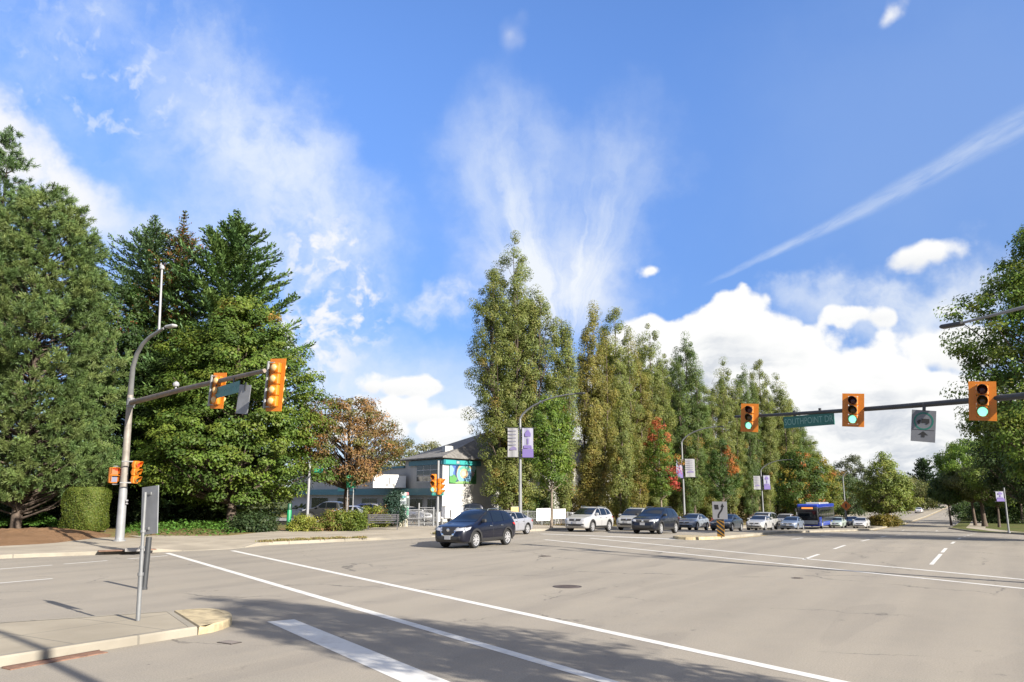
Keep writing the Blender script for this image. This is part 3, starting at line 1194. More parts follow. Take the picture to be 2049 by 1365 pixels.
def make_pine(name, label, cat, loc, h, z0, R, prof, ncl, seed, cols, group=None, trunk_r=.35, tuft=.50, per=60, nw=.02):
    """pine: bottle-brush tufts at the twig ends"""
    rng = rng_of(seed)
    root = thing(name, label, cat, loc, rng.uniform(0, 6.28), group)
    cen, tt, th = crown_clusters(rng, z0, h, R, prof, ncl, .38)
    n = len(cen)
    ax = cen.copy()
    ax[:, 2] = 0
    ax /= np.linalg.norm(ax, axis=1)[:, None] + .3
    ax += np.array([0, 0, .55]) + rng.normal(0, .35, (n, 3))
    ax /= np.linalg.norm(ax, axis=1)[:, None]
    # each cluster is a spray of 4 twigs
    k = 4
    tw = np.repeat(cen, k, 0) + rng.normal(0, .32, (n * k, 3)) * np.array([1, 1, .6])
    ta = np.repeat(ax, k, 0) + rng.normal(0, .3, (n * k, 3))
    ta /= np.linalg.norm(ta, axis=1)[:, None]
    m = per
    s = rng.uniform(0, 1, (n * k, m, 1)) ** .8
    p0 = tw[:, None, :] + ta[:, None, :] * s * tuft
    d = rng.normal(0, 1, (n * k, m, 3)) * .75 + ta[:, None, :] * 1.1
    d /= np.linalg.norm(d, axis=2, keepdims=True)
    L = rng.uniform(.20, .38, (n * k, m, 1))
    p1 = p0 + d * L
    w = np.cross(d, rng.normal(size=d.shape))
    w /= np.linalg.norm(w, axis=2, keepdims=True)
    w *= nw
    V = np.stack([p0 - w * .6, p0 + w * .6, p1 + w, p1 - w], 2).reshape(-1, 4, 3)
    base = np.repeat(pal(cols, rng, n) * rng.uniform(.75, 1.25, (n, 1)), k, 0)
    C = (base[:, None, :] * rng.uniform(.7, 1.35, (n * k, m, 1))).reshape(-1, 3)
    tm = MB()
    tm.tube([(0, 0, 0), (.1, 0, h * .5), (0, .05, h * .95)], [trunk_r, trunk_r * .6, .03], 10)
    for i in range(0, n, 4):
        e = cen[i]
        zs = max(.6, e[2] - np.hypot(e[0], e[1]) * .5)
        tm.tube([(0, 0, zs), (e[0] * .5, e[1] * .5, zs + (e[2] - zs) * .35), tuple(e)], [.07, .045, .015], 5, cap=False)
    tm.build('trunk', BARK, root, smooth=True, fix=False)
    quads('crown', V, C, NEEDLE, root)
    return root


def gl(px, d, dz=.15):
    return at(px, d, dz)


def gt(px, py, d, dz=.15):
    """ground position under a point seen at (px, py) at distance d"""
    x = float(D(px, py, d)[0])
    return np.array([x, d, float(gz(x, d)) + dz])


def hgt(px, py, d, dz=.15):
    """height of a thing that stands at distance d and reaches pixel py"""
    return float(D(px, py, d)[2] - at(px, d, dz)[2])


# conifers and maple on the left corner
FIRG = [(.064, .118, .034), (.080, .136, .038), (.052, .098, .034), (.094, .146, .040)]
PINEG = [(.080, .124, .036), (.098, .140, .040), (.064, .106, .032), (.112, .146, .044)]
make_pine('pine_tree', 'big bushy pine with dense soft needles above the brown mulch bed', 'tree', gt(78, 640, 54), hgt(85, 392, 54), 2.0, 4.9,
          [(0, .70), (.12, .95), (.3, 1.0), (.5, .98), (.7, .86), (.85, .62), (.95, .34), (1, .12)], 1500, 11, PINEG, 'conifers on the corner', per=66, nw=.014)
make_pine('pine_tree', 'dark pine with ragged tiers of tufted branches at the photo edge', 'tree', gt(12, 360, 62), hgt(12, 272, 62), 2.0, 3.5,
          [(0, .8), (.2, 1.0), (.4, .9), (.6, .72), (.75, .60), (.85, .42), (.93, .22), (1, .05)], 760, 12, [(.060, .105, .034), (.074, .120, .038), (.050, .090, .032)], 'conifers on the corner', per=60, nw=.015)
make_conifer('fir_tree', 'blue-green fir with thin whippy side branches behind the signal pole', 'tree', gt(308, 470, 66), hgt(308, 423, 66), 7.0, 13,
             [(.080, .136, .058), (.098, .155, .066), (.066, .114, .052)], 'conifers on the corner', dz=.40, up=(-.15, .35), shape=.58, rag=.28, tw=.55, nw=.06, nb=9, curl=.28)
make_conifer('fir_tree', 'thin fir whose upper branches hang full of brown cones', 'tree', gt(366, 470, 64.5), hgt(368, 416, 64.5), 4.4, 14,
             [(.078, .118, .038), (.092, .126, .040)], 'conifers on the corner', dz=.42, up=(-.15, .35), shape=.62, rag=.33, brown=.30, tw=.5, nw=.06, nb=8, curl=.3)
make_conifer('fir_tree', 'dark green fir with upswept branch tips rising behind the maple', 'tree', gt(472, 470, 62), hgt(470, 412, 62), 6.6, 15,
             FIRG, 'conifers on the corner', dz=.42, up=(-.12, .38), nb=9, shape=.56, rag=.28, tw=.60, nw=.075, curl=.38)
MAPLE = [(.078, .125, .020), (.096, .145, .022), (.060, .103, .018), (.120, .160, .024)]
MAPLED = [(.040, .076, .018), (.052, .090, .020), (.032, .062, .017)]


def maple_col(base, t, th, cen, rng):
    o = (t > .82) & (rng.uniform(0, 1, len(t)) < .16)
    base[o] = np.array((.22, .14, .03)) * rng.uniform(.8, 1.2, (o.sum(), 1))
    return base


make_tree('maple_tree', 'broad leafy green maple behind the overhead signal arm', 'tree', gt(474, 800, 56), hgt(470, 592, 56), 2.0, 5.75, BROAD, 700, 150, .78, .21, MAPLE, 21,
          'broadleaf trees on the corner', .3, colfn=maple_col, flat=.42, up=.9, droop=.25, limbs=.12, inner=.25)
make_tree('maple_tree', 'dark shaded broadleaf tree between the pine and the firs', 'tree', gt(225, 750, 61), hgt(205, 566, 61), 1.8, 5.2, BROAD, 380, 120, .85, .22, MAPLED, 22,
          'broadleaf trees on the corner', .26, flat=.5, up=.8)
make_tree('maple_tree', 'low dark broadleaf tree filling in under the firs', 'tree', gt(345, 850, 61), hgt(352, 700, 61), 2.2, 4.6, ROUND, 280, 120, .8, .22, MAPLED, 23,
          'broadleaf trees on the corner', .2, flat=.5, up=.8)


def brown_col(base, t, th, cen, rng):
    k = rng.uniform(0, 1, len(t))
    o = k < .62
    base[o] = np.array([(.20, .115, .045), (.175, .105, .04), (.235, .13, .05)])[rng.integers(0, 3, o.sum())] * rng.uniform(.8, 1.15, (o.sum(), 1))
    return base


BROWNT = make_tree('broadleaf_tree', 'round broadleaf tree turned rusty brown beside the shops', 'tree', gt(697, 870, 61), hgt(690, 793, 61), 3.2, 3.6, ROUND, 330, 70, .62, .17,
                   [(.10, .10, .025), (.13, .11, .03)], 24, None, .24, colfn=brown_col, inner=.5, limbs=.5, flat=.5)
make_tree('broadleaf_tree', 'thin pale green tree behind the low shop roof', 'tree', gl(800, 128), hgt(800, 880, 128), 2, 5.0, ROUND, 160, 60, .9, .3,
          [(.12, .125, .04), (.15, .14, .05), (.10, .12, .05)], 25, None, .2, inner=.5)
make_tree('broadleaf_tree', 'pale distant tree peeping over the shop roof beside the hip roof', 'tree', gl(856, 150), hgt(850, 889, 150), 2, 6.5, ROUND, 150, 60, 1.1, .34,
          [(.13, .14, .06), (.16, .15, .07)], 26, None, .2, inner=.5)

# the row of tall poplars
POP = [(.142, .168, .046), (.160, .182, .050), (.122, .150, .042), (.182, .194, .054)]
POPY = [(.172, .166, .042), (.192, .176, .044), (.145, .150, .040), (.212, .184, .048)]


def pop_col(base, t, th, cen, rng):
    k = rng.uniform(0, 1, len(t))
    o = (t < .5) & (k < .06)
    base[o] = np.array([(.235, .175, .04), (.22, .18, .04), (.25, .17, .042)])[rng.integers(0, 3, o.sum())] * rng.uniform(.75, 1.1, (o.sum(), 1))
    return base


def leaders(rng, n, spread, h, lr, drop=.24):
    L = [(0, 0, h, lr * 1.3)]
    for k in range(n - 1):
        a = 6.283 * k / (n - 1) + rng.uniform(-.4, .4)
        r = spread * rng.uniform(.65, 1.1)
        L.append((r * math.cos(a), r * math.sin(a), h * (1 - drop * r / spread * rng.uniform(.45, 1.15)), lr * rng.uniform(.85, 1.1)))
    return L


def poplar(label, px, d, pytop, seed, spread=1.5, lr=1.15, nl=6, ncl=420, per=105, cols=POP, z0=1.6, leaf=.165, rc=.62):
    per = int(per * 1.5)
    h = hgt(px, pytop, d)
    return make_tree('poplar_tree', label, 'tree', gt(px, (pytop + 800) / 2, d), h, z0, 1, [(0, .45), (.1, .85), (.35, 1.0), (.6, .95), (.8, .78), (.91, .50), (.96, .22), (1, .03)], ncl, per, rc, leaf, cols, seed,
                     'row of tall poplars', .26, colfn=pop_col, leaders=leaders(rng_of(seed + 500), nl, spread, h, lr), inner=.12, flat=1.25, limbs=.12, up=.3)


poplar('tallest and widest poplar, standing at the near end of the row', 1029, 83, 470, 31, 2.7, 2.35, 9, 1450, 105, cols=POP)
P1 = poplar('slender poplar showing gaps of sky between the tallest poplar and the twin-topped one', 1124, 84, 608, 32, 1.0, .95, 4, 330, 90)
P2 = poplar('yellowish twin-topped poplar behind the young green maple', 1186, 90, 597, 33, 1.5, 1.35, 5, 620, cols=POPY)
P3 = poplar('poplar with a narrow split tip between the twin-topped poplar and the bushy one', 1232, 97, 600, 34, 1.5, 1.35, 5, 620)
P4 = poplar('dense bushy poplar rising behind the red and green street tree', 1302, 104, 640, 35, 1.9, 1.6, 6, 760, cols=POP)
dup(P2, gt(1266, 830, 101), 2.0, 'yellow-olive poplar set between the split-tip poplar and the bushy one', (1, 1, .93))
P5 = poplar('dark pointed poplar rising alone against the white cloud', 1372, 112, 664, 36, 2.0, 1.6, 7, 800, cols=[(.092, .135, .036), (.112, .148, .038), (.080, .120, .034)])
dup(P4, gt(1338, 830, 117), 1.0, 'half hidden poplar just left of the dark pointed one', (1, 1, .95))
dup(P3, gt(1410, 830, 124), 2.6, 'shorter poplar in the dip of the row past the dark pointed one', (1, 1, .80))
P6 = poplar('first poplar of the far trio, olive green with a rounded tip', 1449, 128, 713, 37, 1.9, 1.6, 6, 660)
dup(P5, gt(1491, 830, 134), 3.0, 'middle poplar of the far trio, set a little behind the others', (.8, .8, .98))
dup(P3, gt(1524, 830, 139), .5, 'last and slimmest poplar of the far trio', (.95, .95, 1.06))
dup(P6, gt(1557, 830, 148), 1.4, 'poplar whose tip shows just left of the hanging green signal', (1.1, 1.1, 1.03))
dup(P5, gt(1580, 830, 156), 4.0, 'squat poplar at the far end of the row under the street name blade', (1.1, 1.1, .86))
dup(P6, gt(1604, 830, 168), 5.0, 'low poplar that ends the row behind the autumn maples', (1.1, 1.1, .74))

# young street trees along the far kerb
STG = [(.092, .148, .020), (.120, .172, .023), (.070, .122, .018)]


def red_col(base, t, th, cen, rng):
    k = rng.uniform(0, 1, len(t))
    o = (t > .58) & (k < (t - .48) * 1.7)
    base[o] = np.array([(.34, .085, .04), (.30, .11, .035), (.38, .12, .05)])[rng.integers(0, 3, o.sum())]
    o = (t < .34) & (cen[:, 0] > .6) & (k < .6)
    base[o] = np.array([(.36, .05, .04), (.30, .06, .035)])[rng.integers(0, 2, o.sum())]
    o = (t > .3) & (t < .6) & (k > .8)
    base[o] = np.array((.30, .14, .03))
    return base


def tip_col(base, t, th, cen, rng):
    k = rng.uniform(0, 1, len(t))
    o = (t > .45) & (cen[:, 0] > .5) & (k < .75)
    base[o] = np.array([(.36, .13, .03), (.30, .10, .03)])[rng.integers(0, 2, o.sum())]
    return base


def street_tree(label, px, d, top, bot, R, seed, cols=STG, colfn=None, ncl=190, per=85, leaf=.17, rc=.48, group='young street trees along the far kerb'):
    h = hgt(px, top, d)
    z0 = hgt(px, bot, d)
    r = make_tree('street_tree', label, 'tree', gl(px, d), h, z0, R, COLUMN, ncl, per, rc, leaf, cols, seed, group, .09, colfn=colfn, bark=BARK_PALE, limbs=.2, flat=.7)
    r.rotation_euler[2] = 0
    return r


STREET = street_tree('bright green young maple beside the first bannered lamp post', 1103, 62.5, 783, 972, 1.75, 41)
street_tree('young maple with a red top and a red lower branch', 1322, 84, 838, 992, 1.9, 42, colfn=red_col)
street_tree('dark green young maple with an orange patch on one side', 1447, 104, 880, 1000, 1.9, 43, cols=[(.045, .085, .018), (.058, .10, .02)], colfn=tip_col)


def autumn(base, t, th, cen, rng):
    k = rng.uniform(0, 1, len(t))
    o = k < .25
    base[o] = np.array([(.32, .12, .03), (.26, .19, .03), (.22, .19, .03)])[rng.integers(0, 3, o.sum())]
    return base


FM = make_tree('maple_tree', 'dark green maple with orange tints standing behind the bus', 'tree', gl(1602, 142), hgt(1602, 900, 142), 1.2, 3.9, OVAL, 240, 80, .95, .3, [(.05, .09, .018), (.07, .11, .02)], 44,
               'autumn maples past the poplars', .14, colfn=autumn)
make_tree('maple_tree', 'yellow-green maple above the tail of the bus', 'tree', gl(1640, 165), hgt(1640, 912, 165), 1.0, 3.8, OVAL, 220, 80, .95, .3, [(.14, .15, .022), (.11, .14, .022)], 45,
          'autumn maples past the poplars', .14, colfn=autumn)
make_tree('maple_tree', 'small orange-tipped maple at the end of the autumn maples', 'tree', gl(1668, 190), hgt(1668, 938, 190), 1.0, 3.6, OVAL, 170, 80, 1.0, .32, [(.13, .12, .022), (.17, .10, .025)], 46,
          'autumn maples past the poplars', .14, colfn=autumn)

# far trees down the road
make_tree('broadleaf_tree', 'tall airy green tree in the planted median', 'tree', gl(1772, 119, .15), hgt(1768, 908, 119), 2.0, 4.0, [(0, .55), (.15, .95), (.35, 1), (.6, .72), (.8, .42), (1, .08)], 260, 75, .8, .27,
          [(.14, .175, .035), (.115, .155, .033), (.165, .18, .038)], 51, None, .15, inner=.25, limbs=.5, bark=BARK)
make_tree('broadleaf_tree', 'grey-green round tree behind the grey lamp post', 'tree', gl(1706, 200), hgt(1706, 914, 200), 3, 5.4, ROUND, 190, 70, 1.1, .36, [(.075, .085, .045), (.065, .08, .04)], 52, None, .2)
make_tree('broadleaf_tree', 'low dark green tree under the grey-green one', 'tree', gl(1690, 175), hgt(1690, 955, 175), .5, 6.5, ROUND, 190, 70, 1.1, .34, [(.05, .08, .03), (.06, .09, .03)], 53, None, .2)
make_conifer('fir_tree', 'dark far conifer standing where the road bends away', 'tree', gl(1852, 235), hgt(1852, 918, 235), 6.2, 54, [(.028, .05, .026), (.036, .058, .028)], None, dz=.9, nb=8, tw=1.0, nw=.22, dens=.5, shape=.7)
make_tree('broadleaf_tree', 'olive bushy tree left of the far conifer', 'tree', gl(1818, 225), hgt(1818, 960, 225), .5, 7, ROUND, 170, 70, 1.3, .4, [(.09, .105, .03), (.11, .11, .035)], 55, None, .2)

# right hand trees
BIG = [(.118, .180, .034), (.145, .205, .038), (.092, .150, .032), (.19, .225, .042)]
make_tree('broadleaf_tree', 'large leafy tree reaching over the road behind the signal arm', 'tree', gt(2140, 700, 47), hgt(2120, 438, 47), 2.8, 5.6, BROAD, 760, 135, .80, .21, BIG, 61, 'trees along the grass verge', .34, flat=.5, up=.8)
make_tree('broadleaf_tree', 'bright green rounded tree below the truck route sign', 'tree', gt(1940, 950, 125), hgt(1925, 880, 125), 4.0, 5.2, OVAL, 330, 100, .8, .26, [(.14, .22, .035), (.17, .24, .04), (.11, .18, .032)], 62, 'trees along the grass verge', .22)
make_tree('broadleaf_tree', 'dark trunked olive tree leaning over the verge grass', 'tree', gl(1962, 120), hgt(1965, 930, 120), 4.0, 4.4, OVAL, 240, 90, .75, .25, [(.085, .10, .03), (.10, .11, .035)], 63, 'trees along the grass verge', .36)
make_tree('broadleaf_tree', 'slim tree with lime green low leaves beside the purple banner', 'tree', gl(1992, 116), hgt(1990, 915, 116), 3.2, 4.2, OVAL, 210, 90, .7, .24, [(.10, .135, .025), (.08, .12, .025)], 64, 'trees along the grass verge', .17)
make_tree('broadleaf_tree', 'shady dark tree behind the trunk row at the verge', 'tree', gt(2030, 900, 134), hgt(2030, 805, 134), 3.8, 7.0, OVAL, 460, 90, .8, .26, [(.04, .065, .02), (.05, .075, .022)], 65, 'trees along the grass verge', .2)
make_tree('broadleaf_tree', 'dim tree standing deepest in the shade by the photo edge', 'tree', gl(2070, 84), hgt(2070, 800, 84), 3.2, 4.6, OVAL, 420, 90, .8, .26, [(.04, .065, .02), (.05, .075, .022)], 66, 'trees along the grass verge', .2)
make_tree('broadleaf_tree', 'first slim-trunked tree where the verge meets the far road', 'tree', gl(1897, 123), hgt(1900, 950, 123), 3.4, 2.2, OVAL, 160, 80, .75, .26, [(.05, .085, .024), (.065, .10, .025)], 67, 'trees along the grass verge', .15)
# street trees behind the camera's right shoulder; their shade lies on the crossing
SH = street_tree('young kerbside maple whose shade lies over the near crosswalk', 1103, 62.5, 783, 972, 2.0, 41, group='young street trees along the near kerb', ncl=230)
SH.location = (8.75, 4.15, .15)
SH.scale = (.80, .80, 1.0)
for k, (s, o) in enumerate([(57.0, -5.6), (66, -5.6)]):
    x, y = SO(s, o)
    dup(SH, (x, y, float(gz(x, y)) + .15), 1.0 + k, ['kerbside maple well past the mast arm pole', 'second kerbside maple past the mast arm pole'][k], (1.0, 1.0, .9))

# far wood that closes the view
def far_wood():
    rng = rng_of(77)
    n = 420
    cen = []
    for i in range(n):
        px = rng.uniform(-250, 2300)
        d = rng.uniform(170, 215) if px < 1550 else rng.uniform(262, 330)
        top = 930 + 25 * math.sin(px * .021) + 14 * math.sin(px * .05 + 1)
        if px > 1600:
            top = 966 + 10 * math.sin(px * .03)
        b = at(px, d, 0)
        h = max(2.0, hgt(px, top, d))
        for q in range(5):
            cen.append((b[0] + rng.normal() * 2, b[1] + rng.normal() * 2, b[2] + h * rng.uniform(.05, 1)))
    cen = np.array(cen)
    m = 34
    off = rng.normal(size=(len(cen), m, 3)) * .95
    P = (cen[:, None] + off).reshape(-1, 3)
    base = pal([(.06, .08, .03), (.08, .095, .035), (.05, .07, .032), (.10, .10, .04)], rng, len(cen))
    C = (base[:, None] * rng.uniform(.75, 1.25, (len(cen), m, 1))).reshape(-1, 3)
    nr = off.reshape(-1, 3) + np.array([0, 0, .6])
    o = quads('far_wood', leafq(P, nr, .75, .6, rng), C, LEAF)
    setp(o, 'distant belt of mixed trees closing the view', 'woodland', kind='stuff')


far_wood()


# ------------------------------------------------------------------ ground cover, hedge, shrubs
def carpet(name, label, cat, poly_px, n, size, cols, seed, hump, z=.16, kind='stuff', m=None):
    """leafy ground cover over a patch outlined in the photograph's ground"""
    rng = rng_of(seed)
    P = np.array([G(*k, .16)[:2] for k in poly_px])
    lo, hi = P.min(0), P.max(0)
    pts = []
    c = P.mean(0)
    while len(pts) < n:
        q = rng.uniform(lo, hi, (n * 2, 2))
        ins = np.zeros(len(q), bool)
        j = len(P) - 1
        for i in range(len(P)):
            yi, yj = P[i, 1], P[j, 1]
            cond = ((yi > q[:, 1]) != (yj > q[:, 1])) & (q[:, 0] < (P[j, 0] - P[i, 0]) * (q[:, 1] - yi) / (yj - yi + 1e-12) + P[i, 0])
            ins ^= cond
            j = i
        pts += list(q[ins])
    q = np.array(pts[:n])
    # height grows inwards from the edge
    dist = np.full(n, 1e9)
    for i in range(len(P)):
        a, b = P[i], P[(i + 1) % len(P)]
        ab = b - a
        tt = np.clip(((q - a) @ ab) / (ab @ ab), 0, 1)
        dist = np.minimum(dist, np.hypot(*(q - a - tt[:, None] * ab).T))
    hgt_ = hump * np.clip(dist / 1.2, 0, 1) ** .6 * (1 + .3 * np.sin(q[:, 0] * 2.1) * np.sin(q[:, 1] * 1.7))
    zz = gz(q[:, 0], q[:, 1]) + z + hgt_ * rng.uniform(.25, 1, n)
    C = pal(cols, rng, n) * rng.uniform(.7, 1.3, (n, 1))
    nr = np.column_stack([rng.normal(0, .5, n), rng.normal(0, .5, n), np.ones(n)])
    o = quads(name, leafq(np.column_stack([q, zz]), nr, size, .75, rng), C, m or LEAF)
    return setp(o, label, cat, kind=kind)


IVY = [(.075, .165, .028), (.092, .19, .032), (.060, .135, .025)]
carpet('ivy', 'low bright green ivy between the mulch bed and the pine', 'ground cover', [(-140, 1073), (30, 1059), (90, 1060), (116, 1064), (124, 1057), (60, 1051), (-140, 1053)], 13000, .16, IVY, 81, .75, z=.42)
carpet('ivy', 'low green ivy edging the sidewalk under the maple', 'ground cover', [(246, 1068), (290, 1075), (450, 1071), (545, 1058), (552, 1048), (520, 1036), (400, 1036), (250, 1040)], 17000, .17, IVY, 82, .55)
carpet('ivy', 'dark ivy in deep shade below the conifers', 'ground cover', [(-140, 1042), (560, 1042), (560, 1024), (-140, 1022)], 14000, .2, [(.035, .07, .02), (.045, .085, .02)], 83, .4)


def shrub(name, label, px, d, top, R, seed, cols, ncl=60, per=70, leaf=.12, rc=.3, group=None, R2=None, dz=.15):
    rng = rng_of(seed)
    h = hgt(px, top, d, dz)
    loc = at(px, d, dz)
    root = thing(name, label, 'shrub', loc, 0, group)
    th = rng.uniform(0, 6.28, ncl)
    r = np.sqrt(rng.uniform(0, 1, ncl))
    zz = rng.uniform(.08, 1, ncl)
    k = np.sqrt(np.clip(1 - (zz - .35) ** 2 / .6, .15, 1))
    cen = np.column_stack([r * np.cos(th) * R * k, r * np.sin(th) * (R2 or R) * k, zz * (h - rc * .5)])
    off = rng.normal(size=(ncl, per, 3)) * rc * np.array([1, 1, .8]) * .6
    P = (cen[:, None] + off).reshape(-1, 3)
    P[:, 2] = np.maximum(P[:, 2], .02)
    base = pal(cols, rng, ncl) * rng.uniform(.8, 1.2, (ncl, 1))
    C = (base[:, None] * rng.uniform(.7, 1.3, (ncl, per, 1))).reshape(-1, 3)
    nr = off.reshape(-1, 3) / rc + np.array([0, 0, .6]) + rng.normal(size=(ncl * per, 3)) * .4
    quads('foliage', leafq(P, nr, leaf, .6, rng), C, LEAF, root)
    st = MB()
    for i in range(0, ncl, 5):
        st.tube([(cen[i, 0] * .15, cen[i, 1] * .15, 0), tuple(cen[i])], [.02, .006], 5, cap=False)
    st.build('stems', BARK, root, fix=False)
    return root


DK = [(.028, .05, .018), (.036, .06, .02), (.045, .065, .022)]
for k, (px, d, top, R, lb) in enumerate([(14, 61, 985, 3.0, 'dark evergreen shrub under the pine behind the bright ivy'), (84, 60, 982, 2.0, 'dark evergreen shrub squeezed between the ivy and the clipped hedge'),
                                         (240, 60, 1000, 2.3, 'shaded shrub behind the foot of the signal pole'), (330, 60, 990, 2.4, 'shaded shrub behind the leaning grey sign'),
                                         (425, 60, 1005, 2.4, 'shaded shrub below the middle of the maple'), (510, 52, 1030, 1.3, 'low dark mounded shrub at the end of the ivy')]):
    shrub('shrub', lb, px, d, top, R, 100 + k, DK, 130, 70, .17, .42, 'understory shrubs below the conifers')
YG = [(.20, .22, .035), (.165, .20, .032), (.24, .235, .05)]
OG = [(.13, .16, .028), (.165, .175, .036), (.11, .145, .026), (.20, .12, .05)]
shrub('shrub', 'yellow-green shrub beside the green bollard', 610, 52.5, 1030, .95, 110, YG, 60, 70, .11, .24, 'planting beside the sidewalk')
shrub('shrub', 'small dark clump at the foot of the yellow-green shrub', 637, 52, 1046, .35, 111, OG, 20, 50, .1, .18, 'planting beside the sidewalk')
shrub('shrub', 'wide olive shrub in front of the brown tree', 676, 53, 1020, 1.0, 112, OG, 80, 80, .12, .28, 'planting beside the sidewalk')
shrub('shrub', 'wide green shrub touching the bench end', 706, 53, 1024, .95, 113, [(.10, .135, .02), (.125, .15, .022), (.08, .12, .02)], 80, 80, .12, .28, 'planting beside the sidewalk')
shrub('shrub', 'tall leafy shrub rising behind the bench', 750, 58.5, 1012, 1.0, 114, YG + OG, 70, 70, .12, .3, 'planting beside the sidewalk')
shrub('shrub', 'dark bluish shrub behind the bench and the poster pillar', 790, 60, 982, .75, 115, [(.03, .06, .045), (.04, .075, .05)], 70, 80, .13, .3, 'planting beside the sidewalk')
for k, (px, d, top, lb) in enumerate([(1975, 140, 1000, 'dark bush behind the trunks of the verge trees'), (2008, 138, 996, 'dark bush behind the purple banner pole'), (2040, 136, 1002, 'dark bush on the lawn at the photo edge'), (1935, 150, 1004, 'far dark bush on the lawn below the rounded green tree')]):
    shrub('shrub', lb, px, d, top, 3.4, 170 + k, [(.05, .085, .026), (.065, .10, .03)], 90, 70, .26, .6, 'bushes on the verge lawn')
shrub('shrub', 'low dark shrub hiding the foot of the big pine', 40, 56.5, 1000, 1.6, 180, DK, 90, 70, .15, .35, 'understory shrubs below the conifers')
HB = [(.05, .085, .024), (.06, .10, .026), (.04, .07, .02)]
shrub('shrub', 'dark tall shrub against the white wall behind the first lamp post', 1062, 86, 985, 1.5, 116, HB, 80, 80, .2, .45, 'shrubs along the fence', dz=.2)
shrub('shrub', 'grey-green shrub behind the young green maple trunk', 1088, 88, 968, 1.2, 117, [(.09, .12, .04), (.075, .10, .035)], 80, 80, .2, .45, 'shrubs along the fence', dz=.2)
for k, (px, d, lb) in enumerate([(1160, 96, 'bush at the foot of the twin-topped poplar'), (1215, 102, 'bush behind the white minivan'), (1275, 108, 'bush behind the navy crossover'), (1340, 118, 'bush behind the second lamp post'), (1410, 126, 'bush behind the charcoal sedan'), (1480, 136, 'bush behind the white sedan'), (1550, 150, 'bush beside the bus nose')]):
    shrub('shrub', lb, px, d, 985, 2.2, 130 + k, [(.11, .10, .028), (.085, .095, .026), (.13, .10, .03)], 70, 70, .25, .6, 'bushes below the poplar row')
shrub('shrub', 'yellow-brown mounded bush at the base of the median tree', 1768, 117.5, 1030, 2.3, 150, [(.16, .13, .025), (.20, .14, .03), (.12, .11, .025)], 100, 80, .2, .42, None, 1.3)
shrub('shrub', 'small reddish bush beside the mounded median bush', 1745, 119, 1034, 1.1, 151, [(.15, .09, .035), (.12, .08, .03)], 40, 60, .2, .4)


def hedge():
    rng = rng_of(160)
    loc = G(146, 1066, .16)
    root = thing('hedge', 'square clipped light green hedge behind the signal pole', 'hedge', loc, math.radians(-14))
    w, d, h = 2.35, 1.7, hgt(155, 978, loc[1])
    mb = MB()
    mb.box((0, d / 2, h / 2), (w - .16, d - .16, h - .1), bev=.25)
    mb.build('core', pbr('hedge_core', (.02, .035, .01), .9), root)
    n = 30000
    # points on a rounded box
    u = rng.uniform(-1, 1, (n, 3))
    f = rng.integers(0, 5, n)
    ax = np.array([0, 0, 1, 1, 2])[f]
    sg = np.array([-1, 1, -1, 1, 1])[f]
    u[np.arange(n), ax] = sg
    q = u * np.array([w / 2, d / 2, h / 2])
    e = np.maximum(np.abs(q) - (np.array([w / 2, d / 2, h / 2]) - .35), 0)
    l = np.linalg.norm(e, axis=1, keepdims=True)
    q = np.where(l > 0, np.sign(q) * ((np.array([w / 2, d / 2, h / 2]) - .35) * (e > 0) + np.abs(q) * (e <= 0)) + np.sign(q) * e / np.maximum(l, 1e-6) * np.minimum(l, .35), q)
    q[:, 2] = np.maximum(q[:, 2], -h / 2)
    q += np.array([0, d / 2, h / 2]) + rng.normal(0, .03, (n, 3))
    q += (.04 * np.sin(q[:, :1] * 5 + q[:, 2:] * 4)) * np.sign(u)
    nr = u + rng.normal(0, .55, (n, 3))
    C = pal([(.10, .14, .022), (.12, .155, .026), (.085, .125, .02), (.135, .15, .03)], rng, n) * rng.uniform(.75, 1.25, (n, 1))
    quads('foliage', leafq(q, nr, .09, .6, rng), C, LEAF, root)


hedge()


def mulch():
    rng = rng_of(170)
    P = np.array([G(*k, .16)[:2] for k in [(-220, 1104), (0, 1093), (110, 1087), (215, 1075), (225, 1069), (170, 1062), (120, 1062), (60, 1060), (0, 1064), (-220, 1080)]])
    c = P.mean(0)
    rings = []
    nr = 14
    Q = resample(np.vstack([P, P[:1]]), .5)[:-1]
    for k in range(nr + 1):
        f = k / nr
        R = c + (Q - c) * (1 - f)
        bump = .36 * (1 - (1 - f) ** 2) * (1 + .25 * np.sin(R[:, 0] * 1.7) * np.cos(R[:, 1] * 2.3)) + rng.normal(0, .018, len(R)) * (k > 0)
        z = gz(R[:, 0], R[:, 1]) + .15 + bump
        rows = np.column_stack([R, z])
        rings.append(np.vstack([rows, rows[:1]]))
    mb = MB()
    mb.grid(rings)
    o = mb.build('mulch_mound', ground_mat('mulch', (.23, .135, .075), (.19, .11, .06), (.27, .17, .10), 2.0), smooth=True)
    setp(o, 'bare brown mulch mound between sidewalk and ivy', 'mulch bed')


mulch()

